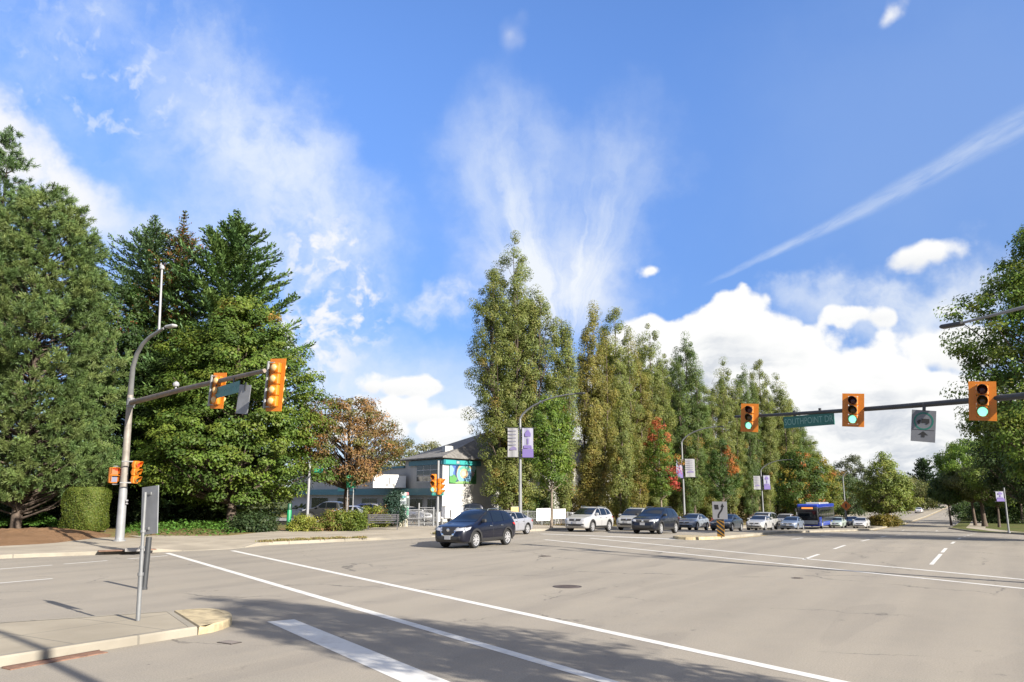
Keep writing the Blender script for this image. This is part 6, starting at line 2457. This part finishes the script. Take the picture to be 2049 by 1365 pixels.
def shops():
    d0 = 80.0
    C0 = at(886, d0, .2)
    o0 = np.zeros(2)
    gzv = float(C0[2])
    root = thing('shop_building', 'two storey white shop block with teal fascia, grey hip roof and low wing', 'building', C0)
    wallm = pbr('stucco', (.38, .37, .35), .9, var=.07, vscale=1.2, bump=.15)
    teal = pbr('teal_fascia', (.018, .12, .155), .5, var=.06)
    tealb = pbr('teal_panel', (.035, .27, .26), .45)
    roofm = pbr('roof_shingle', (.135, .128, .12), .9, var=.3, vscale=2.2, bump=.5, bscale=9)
    trim = pbr('trim_white', (.42, .42, .41), .6)
    dark = pbr('shop_dark', (.03, .03, .032), .4)
    uL = np.array([-BX[0], BX[1] * -1]) * 1.0     # along the left face, going away
    uL = -BX / np.hypot(*BX)
    uR = AX
    H1 = 3.05
    H2 = hgt(886, 917, d0, .2)
    depth = 8.3
    Lr = 46.0
    # local frame helpers: point from (a along left face, b along right face)
    def pt(a, b):
        return uL * a + uR * b
    foot = [pt(0, 0), pt(0, Lr), pt(depth, Lr), pt(depth, 0)]
    MB().prism([tuple(p) for p in foot], -1.8, H2).build('wall', wallm, root)
    # hip roof with eaves
    ev = .55
    E = [pt(-ev, -ev), pt(-ev, Lr + ev), pt(depth + ev, Lr + ev), pt(depth + ev, -ev)]
    rg_ = 4.1
    r0, r1 = pt(depth / 2, 14.0), pt(depth / 2, Lr - 8)
    vs = [(*p, H2 + .02) for p in E] + [(*p, H2 + .14) for p in E] + [(*r0, H2 + rg_), (*r1, H2 + rg_)]
    mb = MB()
    mb.add(vs, [(3, 2, 1, 0), (0, 1, 5, 4), (1, 2, 6, 5), (2, 3, 7, 6), (3, 0, 4, 7), (4, 5, 9, 8), (6, 7, 8, 9), (7, 4, 8), (5, 6, 9)])
    rf = mb.build('roof', roofm, root)
    # roof vent box
    vpos = pt(2.0, 2.4)
    mb = MB()
    mb.box((vpos[0], vpos[1], H2 + .85), (.9, .9, 1.1), rz=.5)
    mb.build('roof_vent', trim, rf)
    # teal fascia, on both faces at the corner
    nL = np.array([uL[1], -uL[0]])
    nL = nL if nL @ (-C0[:2]) > 0 else -nL
    nR = np.array([uR[1], -uR[0]])

    def slab(a0, a1, face_, z0, z1, t, m, name, off=0.0, parent=root, ret=False):
        u, n = (uL, nL) if face_ == 'L' else (uR, nR)
        P = [u * a0 + n * off, u * a1 + n * off, u * a1 + n * (off + t), u * a0 + n * (off + t)]
        mb_ = MB()
        mb_.prism([tuple(p) for p in P], z0, z1)
        return mb_.build(name, m, parent)
    zf1 = hgt(886, 919, d0, .2)
    zf0 = hgt(886, 929, d0, .2)
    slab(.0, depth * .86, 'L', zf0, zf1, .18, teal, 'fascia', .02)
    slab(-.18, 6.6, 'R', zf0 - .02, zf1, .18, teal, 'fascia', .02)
    # sign panels on the right fascia; sunlight put into their brighter teal
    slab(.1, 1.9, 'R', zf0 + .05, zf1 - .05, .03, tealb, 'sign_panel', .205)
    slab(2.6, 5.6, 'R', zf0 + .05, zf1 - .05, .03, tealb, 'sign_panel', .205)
    sl = MB()
    for k in range(5):
        a = 2.05 + .1 * k
        P = [uR * a + nR * .205, uR * (a + .05) + nR * .205, uR * (a + .05) + nR * .22, uR * a + nR * .22]
        sl.prism([tuple(p) for p in P], zf0 + .12, zf1 - .12)
    sl.build('lettering', trim, root)
    # upper windows on the shaded face
    wz0, wz1 = hgt(850, 965, d0 + 3, .2), hgt(850, 930, d0 + 3, .2)
    fr = slab(1.0, 5.6, 'L', wz0 - .08, wz1 + .08, .05, trim, 'window', .01)
    for i in range(3):
        for j in range(3):
            a = 1.12 + i * 1.5
            zz = wz0 + j * (wz1 - wz0) / 3
            slab(a, a + 1.38, 'L', zz + .04, zz + (wz1 - wz0) / 3 - .04, .02, WINGLASS, 'pane', .055, fr)
    # pillar strip at the lit corner
    slab(-.1, .1, 'L', 0, zf0, .1, trim, 'corner_pilaster', .005)
    # awning above the ground floor, runs on along the low wing
    wing = 44.0
    za0, za1 = hgt(886, 991, d0, .2), hgt(886, 977, d0, .2)
    slab(-.05, wing, 'L', za0, za1, .75, teal, 'awning', .02)
    # low wing
    zw = hgt(640, 950, 103, .2)
    P = [uL * (depth + .01), uL * wing, uL * wing - nL * 10, uL * (depth + .01) - nL * 10]
    mb = MB()
    mb.prism([tuple(p) for p in P], -2.0, zw)
    mb.build('wing_wall', wallm, root)
    slab(depth + .1, wing, 'L', zw, zw + .22, .25, teal, 'parapet', -.1)
    za_, zb__ = hgt(790, 976, 92, .2), hgt(790, 952, 92, .2)
    q0, q1 = D(746, 964, 84)[:2] - C0[:2], D(811, 964, 86)[:2] - C0[:2]
    za_, zb__ = float(D(780, 976, 85)[2] - C0[2]), float(D(780, 952, 85)[2] - C0[2])
    ux_ = (q1 - q0) / np.hypot(*(q1 - q0))
    nx_ = np.array([ux_[1], -ux_[0]])
    wl_ = np.hypot(*(q1 - q0))
    MB().prism([tuple(q0 - nx_ * 9), tuple(q1 - nx_ * 2.5), tuple(q1), tuple(q0)], za_ - .05, zb__ + .12).build('projecting_bay', wallm, root)
    MB().prism([tuple(q0), tuple(q1), tuple(q1 + nx_ * .14), tuple(q0 + nx_ * .14)], za_, zb__).build('sign_board', WHITE, root)
    bs = root
    mk = MB()
    for f_, w_, z_, h_ in [(.46, .22, .25, .62), (.57, .10, .15, .6), (.38, .14, .08, .25), (.60, .22, .08, .25), (.42, .12, .08, .3)]:
        q = q0 + ux_ * wl_ * f_ + nx_ * .145
        P = [q, q + ux_ * w_, q + ux_ * w_ + nx_ * .01, q + nx_ * .01]
        mk.prism([tuple(p) for p in P], za_ + (zb__ - za_) * z_, za_ + (zb__ - za_) * (z_ + h_))
    mk.build('lettering', pbr('ink_grey', (.16, .16, .16), .6), bs)
    slab(depth + 11.5, depth + 16.5, 'L', za1 - .25, za1 + .22, .10, tealb, 'sign_panel', .80)
    # shop fronts under the awning
    for a0, a1, m in [(1.2, 3.2, dark), (4.0, 7.0, dark), (9.5, 13.5, dark), (15, 19.5, dark), (22, 27, dark), (30, 36, dark)]:
        w_ = slab(a0, a1, 'L', .0, 2.35, .03, trim, 'shop_window', .01)
        slab(a0 + .12, (a0 + a1) / 2 - .05, 'L', .3, 2.25, .02, WINGLASS, 'pane', .045, w_)
        slab((a0 + a1) / 2 + .05, a1 - .12, 'L', .3, 2.25, .02, WINGLASS, 'pane', .045, w_)
    # right face: white door surround, windows further along
    dr = slab(10.0, 11.9, 'R', -.9, 2.4, .06, trim, 'door', .01)
    slab(10.35, 11.55, 'R', -.8, 1.45, .03, pbr('door_blue', (.03, .05, .08), .5), 'door_leaf', .075, dr)
    slab(10.35, 11.55, 'R', 1.65, 2.1, .03, WINGLASS, 'transom', .075, dr)
    for a in (14.5, 20, 25, 30, 35, 40):
        w_ = slab(a, a + 2.0, 'R', -.3, 1.2, .05, trim, 'window', .01)
        slab(a + .12, a + 1.88, 'R', -.2, 1.1, .03, WINGLASS, 'pane', .065, w_)
        w_ = slab(a, a + 2.0, 'R', 3.0, 4.6, .05, trim, 'window', .01)
        slab(a + .12, a + 1.88, 'R', 3.1, 4.5, .03, WINGLASS, 'pane', .065, w_)
    # painted mural panel
    mz0, mz1 = hgt(920, 971, d0 + 4, .2), hgt(920, 931, d0 + 4, .2)
    a0, a1 = 1.0, 5.9
    mp = slab(a0, a1, 'R', mz0, mz1, .05, pbr('mural_ground', (.02, .10, .03), .6, var=.5, vscale=3), 'mural', .02)

    def blob(u0, v0, ru, rv, m, lev, name='mural_shape', n=18, jag=.0):
        mb_ = MB()
        hh_, ww = mz1 - mz0, a1 - a0
        pts_ = []
        for k in range(n):
            t_ = 6.2832 * k / n
            j = 1 + jag * math.sin(5 * t_ + u0 * 9)
            a = a0 + ww * min(.995, max(.005, u0 + ru * j * math.cos(t_)))
            z_ = mz0 + hh_ * min(.995, max(.005, v0 + rv * j * math.sin(t_)))
            q = uR * a + nR * (.072 + .003 * lev)
            pts_.append((q[0], q[1], z_))
        mb_.add(pts_, [tuple(range(n))])
        mb_.build(name, m, mp, fix=False)
    c_ = lambda nm, col: pbr('mural_' + nm, tuple(.72 * k + .28 * (sum(col) / 3) for k in col), .6)
    blob(.16, .72, .17, .30, c_('blue', (.02, .09, .38)), 1, jag=.1)
    blob(.05, .62, .10, .3, c_('sky', (.12, .28, .42)), 2, jag=.2)
    blob(.13, .22, .14, .2, c_('leaf', (.06, .27, .05)), 2, jag=.15)
    blob(.28, .45, .09, .45, c_('navy', (.015, .05, .15)), 1, jag=.08)
    blob(.55, .50, .30, .52, c_('sand', (.36, .26, .09)), 3)
    blob(.55, .46, .28, .46, c_('aqua', (.08, .30, .52)), 4)
    blob(.55, .74, .20, .12, c_('mint', (.05, .33, .22)), 5, jag=.12)
    blob(.52, .50, .15, .24, c_('peach', (.45, .29, .14)), 6)
    blob(.50, .50, .08, .13, c_('pale', (.45, .38, .25)), 7)
    blob(.88, .80, .10, .2, c_('foam', (.20, .40, .40)), 3, jag=.2)
    blob(.85, .52, .07, .12, c_('pink', (.35, .22, .24)), 4, jag=.2)
    blob(.50, .03, .3, .1, c_('lime', (.16, .36, .08)), 6)
    return root


shops()


# ------------------------------------------------------------------ fence, pillar, bench, bollard and the rest
def fence():
    pts = [at(812, 60.5)[:2], at(884, 65)[:2], at(1000, 72)[:2], at(1140, 83)[:2], at(1215, 97)[:2]]
    line = resample(np.array(pts), 2.5)
    o = line[0]
    root = thing('chain_link_fence', 'low chain link fence hung with white boards along the shop lot', 'fence', (o[0], o[1], float(gz(*o)) + .15))
    mesh_ = bpy.data.materials.new('chain_link')
    mesh_.use_nodes = True
    t = NT(mesh_.node_tree)
    tc = t.n('ShaderNodeTexCoord')
    v = tc.outputs['Object']
    x_, y_, z_ = t.sep(v)
    al = t.m('ADD', t.m('MULTIPLY', x_, .8), t.m('MULTIPLY', y_, .6))
    g1 = t.m('ABSOLUTE', t.m('SUBTRACT', t.m('FRACT', t.m('MULTIPLY', t.m('ADD', al, z_), 9.0)), .5))
    g2 = t.m('ABSOLUTE', t.m('SUBTRACT', t.m('FRACT', t.m('MULTIPLY', t.m('SUBTRACT', al, z_), 9.0)), .5))
    wire = t.m('MAXIMUM', t.m('LESS_THAN', g1, .06), t.m('LESS_THAN', g2, .06))
    b = t.n('ShaderNodeBsdfPrincipled')
    b.inputs['Base Color'].default_value = (.20, .20, .20, 1)
    t.put(b.inputs['Alpha'], wire)
    ou = t.n('ShaderNodeOutputMaterial')
    t.put(ou.inputs[0], b.outputs[0])
    H = 1.25
    rel_ = [(p[0] - o[0], p[1] - o[1], float(gz(*p)) - float(gz(*o))) for p in line]
    mb = MB()
    mb.grid([[(x, y, z + .03) for x, y, z in rel_], [(x, y, z + H) for x, y, z in rel_]])
    mb.build('mesh_panel', mesh_, root, fix=False)
    for zz in (H, .62):
        mb = MB()
        mb.tube([(x, y, z + zz) for x, y, z in rel_], .03, 6)
        mb.build('rail', STEEL_W, root, smooth=True)
    for x, y, z in rel_:
        MB().tube([(x, y, z - .1), (x, y, z + H + .08)], .045, 8).build('post', STEEL_W, root, smooth=True)

    def board(label, p0, p1, yt, yb, m=WHITE, name='banner_board'):
        cands = []
        for i in range(len(line) - 1):
            a, b_ = line[i], line[i + 1]
            cands.append((a, b_))
        def on(px):
            r = D(px, HOR, 10)[0] / 10
            for a, b_ in cands:
                den = (b_[0] - a[0]) - r * (b_[1] - a[1])
                tt = (r * a[1] - a[0]) / den
                if -.001 <= tt <= 1.001:
                    return a + (b_ - a) * tt
            return line[-1]
        a, b_ = on(p0), on(p1)
        n_ = np.array([b_[1] - a[1], -(b_[0] - a[0])])
        n_ = n_ / np.hypot(*n_)
        if n_ @ a > 0:
            n_ = -n_
        c = (a + b_) / 2 + n_ * .08
        z1, z0 = D((p0 + p1) / 2, yt, c[1])[2], D((p0 + p1) / 2, yb, c[1])[2]
        w_ = np.hypot(*(b_ - a)) / 2
        r_ = thing(name, label, 'banner board', (c[0], c[1], z0), face(n_), 'white boards on the fence')
        hh_ = z1 - z0
        nn = 6
        P = [[(-w_ + 2 * w_ * i / nn, .02 * math.sin(i * 1.7 + c[0]), hh_ * j / 3) for i in range(nn + 1)] for j in range(4)]
        mb_ = MB()
        mb_.grid(P)
        mb_.build('sheet', m, r_, fix=False)
        MB().plate([(-w_, hh_ - .04), (w_, hh_ - .04), (w_, hh_), (-w_, hh_)], -.035, -.024).build('hem', trimw, r_)
    trimw = pbr('hem_grey', (.32, .32, .31), .6)
    board('white board on the fence just right of the thin signal pole', 883, 898, 1013, 1037)
    board('narrow white board tied at the foot of the thin signal pole', 872, 880, 1024, 1044)
    board('wide white board above the bonnet of the navy crossover', 902, 927, 1013, 1038)
    board('yellow board beside the first lamp post', 1021, 1036, 1014, 1032, pbr('board_yellow', (.45, .33, .13), .6))
    board('white board on the fence beside the green young maple trunk', 1072, 1102, 1017, 1042)
    board('white board on the fence left of the white compact crossover', 1105, 1130, 1018, 1038)
    # small gate frame left of the pole
    g0 = at(839, 62.5)
    gr = thing('gate_frame', 'pale pipe gate with two low rails beside the thin signal pole', 'gate', g0, math.radians(-8))
    for k in range(2):
        MB().tube([(k * 1.15, 0, 0), (k * 1.15, 0, 1.75 - k * .3)], .06, 8).build('post', STEEL_W, gr, smooth=True)
    for zz in (.28, .62, 1.40):
        MB().tube([(0, 0, zz), (1.15, 0, zz)], .035, 6).build('rail', STEEL_W, gr, smooth=True)


fence()
# poster pillar
pp = at(808, 61)
pl = thing('poster_pillar', 'white and teal poster pillar with a cream foot by the bench', 'pillar', pp, face((.25, -.97)))
hp = hgt(806, 985, 61)
MB().box((0, 0, .32), (.62, .62, .64), taper=.95).build('foot', pbr('cream_stone', (.36, .33, .25), .8), pl)
MB().box((-.07, 0, .64 + (hp - .64) / 2), (.48, .5, hp - .64), bev=.02).build('panel', pbr('pillar_white', (.30, .34, .33), .5), pl)
MB().box((.30, .05, .64 + (hp - .9) / 2), (.2, .42, hp - .9), bev=.02).build('panel', pbr('pillar_pale', (.26, .32, .30), .5), pl)
for k, (z_, h_, c) in enumerate([(.75, .35, (.03, .12, .25)), (1.15, .3, (.05, .25, .18)), (1.65, .25, (.12, .14, .16)), (2.1, .18, (.05, .2, .2))]):
    MB().box((-.07, -.255, z_ + h_ / 2), (.4, .012, h_)).build('poster', pbr('poster%d' % k, c, .5, var=.5, vscale=7), pl)
for k, (z_, h_, c) in enumerate([(.85, .5, (.04, .26, .15)), (1.5, .6, (.04, .045, .045))]):
    MB().box((.30, -.165, z_ + h_ / 2), (.15, .012, h_)).build('poster', pbr('posterb%d' % k, c, .5, var=.4, vscale=7), pl)
MB().box((.2, -.1, hp - .12), (.3, .2, .22), bev=.04).build('cap_sign', pbr('cap_red', (.40, .13, .14), .5), pl)
# bench
bp = at(768, 54.3)
bn = thing('park_bench', 'grey metal bench facing the street beside the green shrubs', 'bench', bp, face((.12, -1)))
DG = pbr('bench_grey', (.075, .072, .078), .5, .3, var=.2)
mb = MB()
for k in range(5):
    mb.box((0, -.22 + k * .11, .46), (2.1, .085, .035))
mb.build('seat', DG, bn)
mb = MB()
for k in range(4):
    mb.box((0, .30 + k * .02, .60 + k * .12), (2.1, .03, .09))
mb.build('backrest', DG, bn)
for sx in (-.95, .95):
    MB().box((sx, -.2, .225), (.06, .06, .45)).build('leg', DG, bn)
    MB().box((sx, .28, .50), (.06, .06, 1.0)).build('leg', DG, bn)
    MB().box((sx, .02, .66), (.06, .5, .04)).build('armrest', DG, bn)
# green bollard post
gp = G(577, 1062, .16)
gb = thing('bollard', 'green round bollard post with a darker top beside the yellow shrub', 'bollard', gp)
hb = hgt(577, 1008, gp[1])
GB = pbr('bollard_green', (.012, .20, .075), .4, var=.12)
MB().lathe([(.15, 0), (.15, hb * .74), (.14, hb * .76)], n=16).build('shaft', GB, gb, smooth=True)
MB().lathe([(.125, 0), (.13, hb * .22), (.10, hb * .25), (.02, hb * .265)], (0, 0, hb * .745), 16).build('cap', pbr('bollard_dark', (.01, .06, .03), .4), gb, smooth=True)
# small posts and signs by the tree corner
wp = at(617, 55)
w_ = thing('signal_pole', 'white pole half hidden by the maple beside the green bollard', 'signal pole', wp, 0)
hh_ = hgt(617, 925, 55)
MB().tube([(0, 0, 0), (0, 0, hh_)], [.10, .085], 12).build('pole', SIGN_WHITE, w_, smooth=True)
MB().lathe([(.17, 0), (.17, .1), (.11, .14)], n=12).build('base', SIGN_WHITE, w_)
q = D(637, 942, 54.9)
s3 = thing('street_sign', 'small green street name plate poking out of the maple leaves', 'street sign', q, face((-.2, -.98)), 'green street name signs')
MB().plate([(-.30, -.14), (.30, -.14), (.30, .14), (-.30, .14)], -.01, .01).build('blade', pbr('plate_green', (.02, .24, .15), .4), s3)
MB().tube([(-.68, .02, 0), (-.2, .02, 0)], .025, 6).build('bracket', STEEL_W, s3)
gp2 = at(702, 60)
g2 = thing('route_sign', 'bright green sign with a pale arrow on twin grey posts', 'road sign', gp2, face((.1, -1)))
zt2, zb2 = hgt(700, 951, 60), hgt(700, 976, 60)
MB().plate([(-.34, zb2), (.34, zb2), (.34, zt2), (-.34, zt2)], -.06, -.04).build('panel', pbr('route_green', (.02, .27, .12), .45), g2)
mb = MB()
mb.plate([(-.22, zt2 - .24), (.22, zt2 - .24), (.22, zt2 - .16), (-.22, zt2 - .16)], -.068, -.062)
mb.plate([(-.06, zb2 + .1), (.06, zb2 + .1), (.06, zb2 + .32), (.18, zb2 + .32), (0, zb2 + .52), (-.18, zb2 + .32), (-.06, zb2 + .32)], -.068, -.062)
mb.build('symbol', pbr('pale_green', (.16, .38, .26), .5), g2)
for sx in (-.24, .18):
    MB().tube([(sx, 0, 0), (sx, 0, zb2 + .3)], .04, 8).build('post', STEEL_W, g2, smooth=True)
tp = at(216, 52)
t_ = thing('metal_post', 'thin grey post in the shade behind the clipped hedge', 'post', tp)
MB().tube([(0, 0, 0), (0, 0, hgt(216, 1007, 52))], .06, 8).build('shaft', STEEL, t_, smooth=True)
MB().lathe([(.075, 0), (.075, .06), (.06, .08)], (0, 0, hgt(216, 1007, 52) - .06), 8).build('cap', STEEL, t_)
# orange work sign far down the road
os_ = at(1691, 122)
o2 = thing('work_sign', 'orange diamond road work sign right of the bus', 'road sign', os_, FA)
zz = hgt(1691, 1012, 122)
MB().plate([(0, zz - .75), (.75, zz), (0, zz + .75), (-.75, zz)], -.02, 0).build('panel', pbr('work_orange', (.38, .11, .015), .5), o2)
MB().tube([(0, .03, 0), (0, .03, zz)], .05, 6).build('post', STEEL_D, o2)
MB().plate([(-.1, zz - .3), (.1, zz - .3), (.1, zz + .3), (-.1, zz + .3)], -.028, -.022).build('symbol', BLACK, o2)
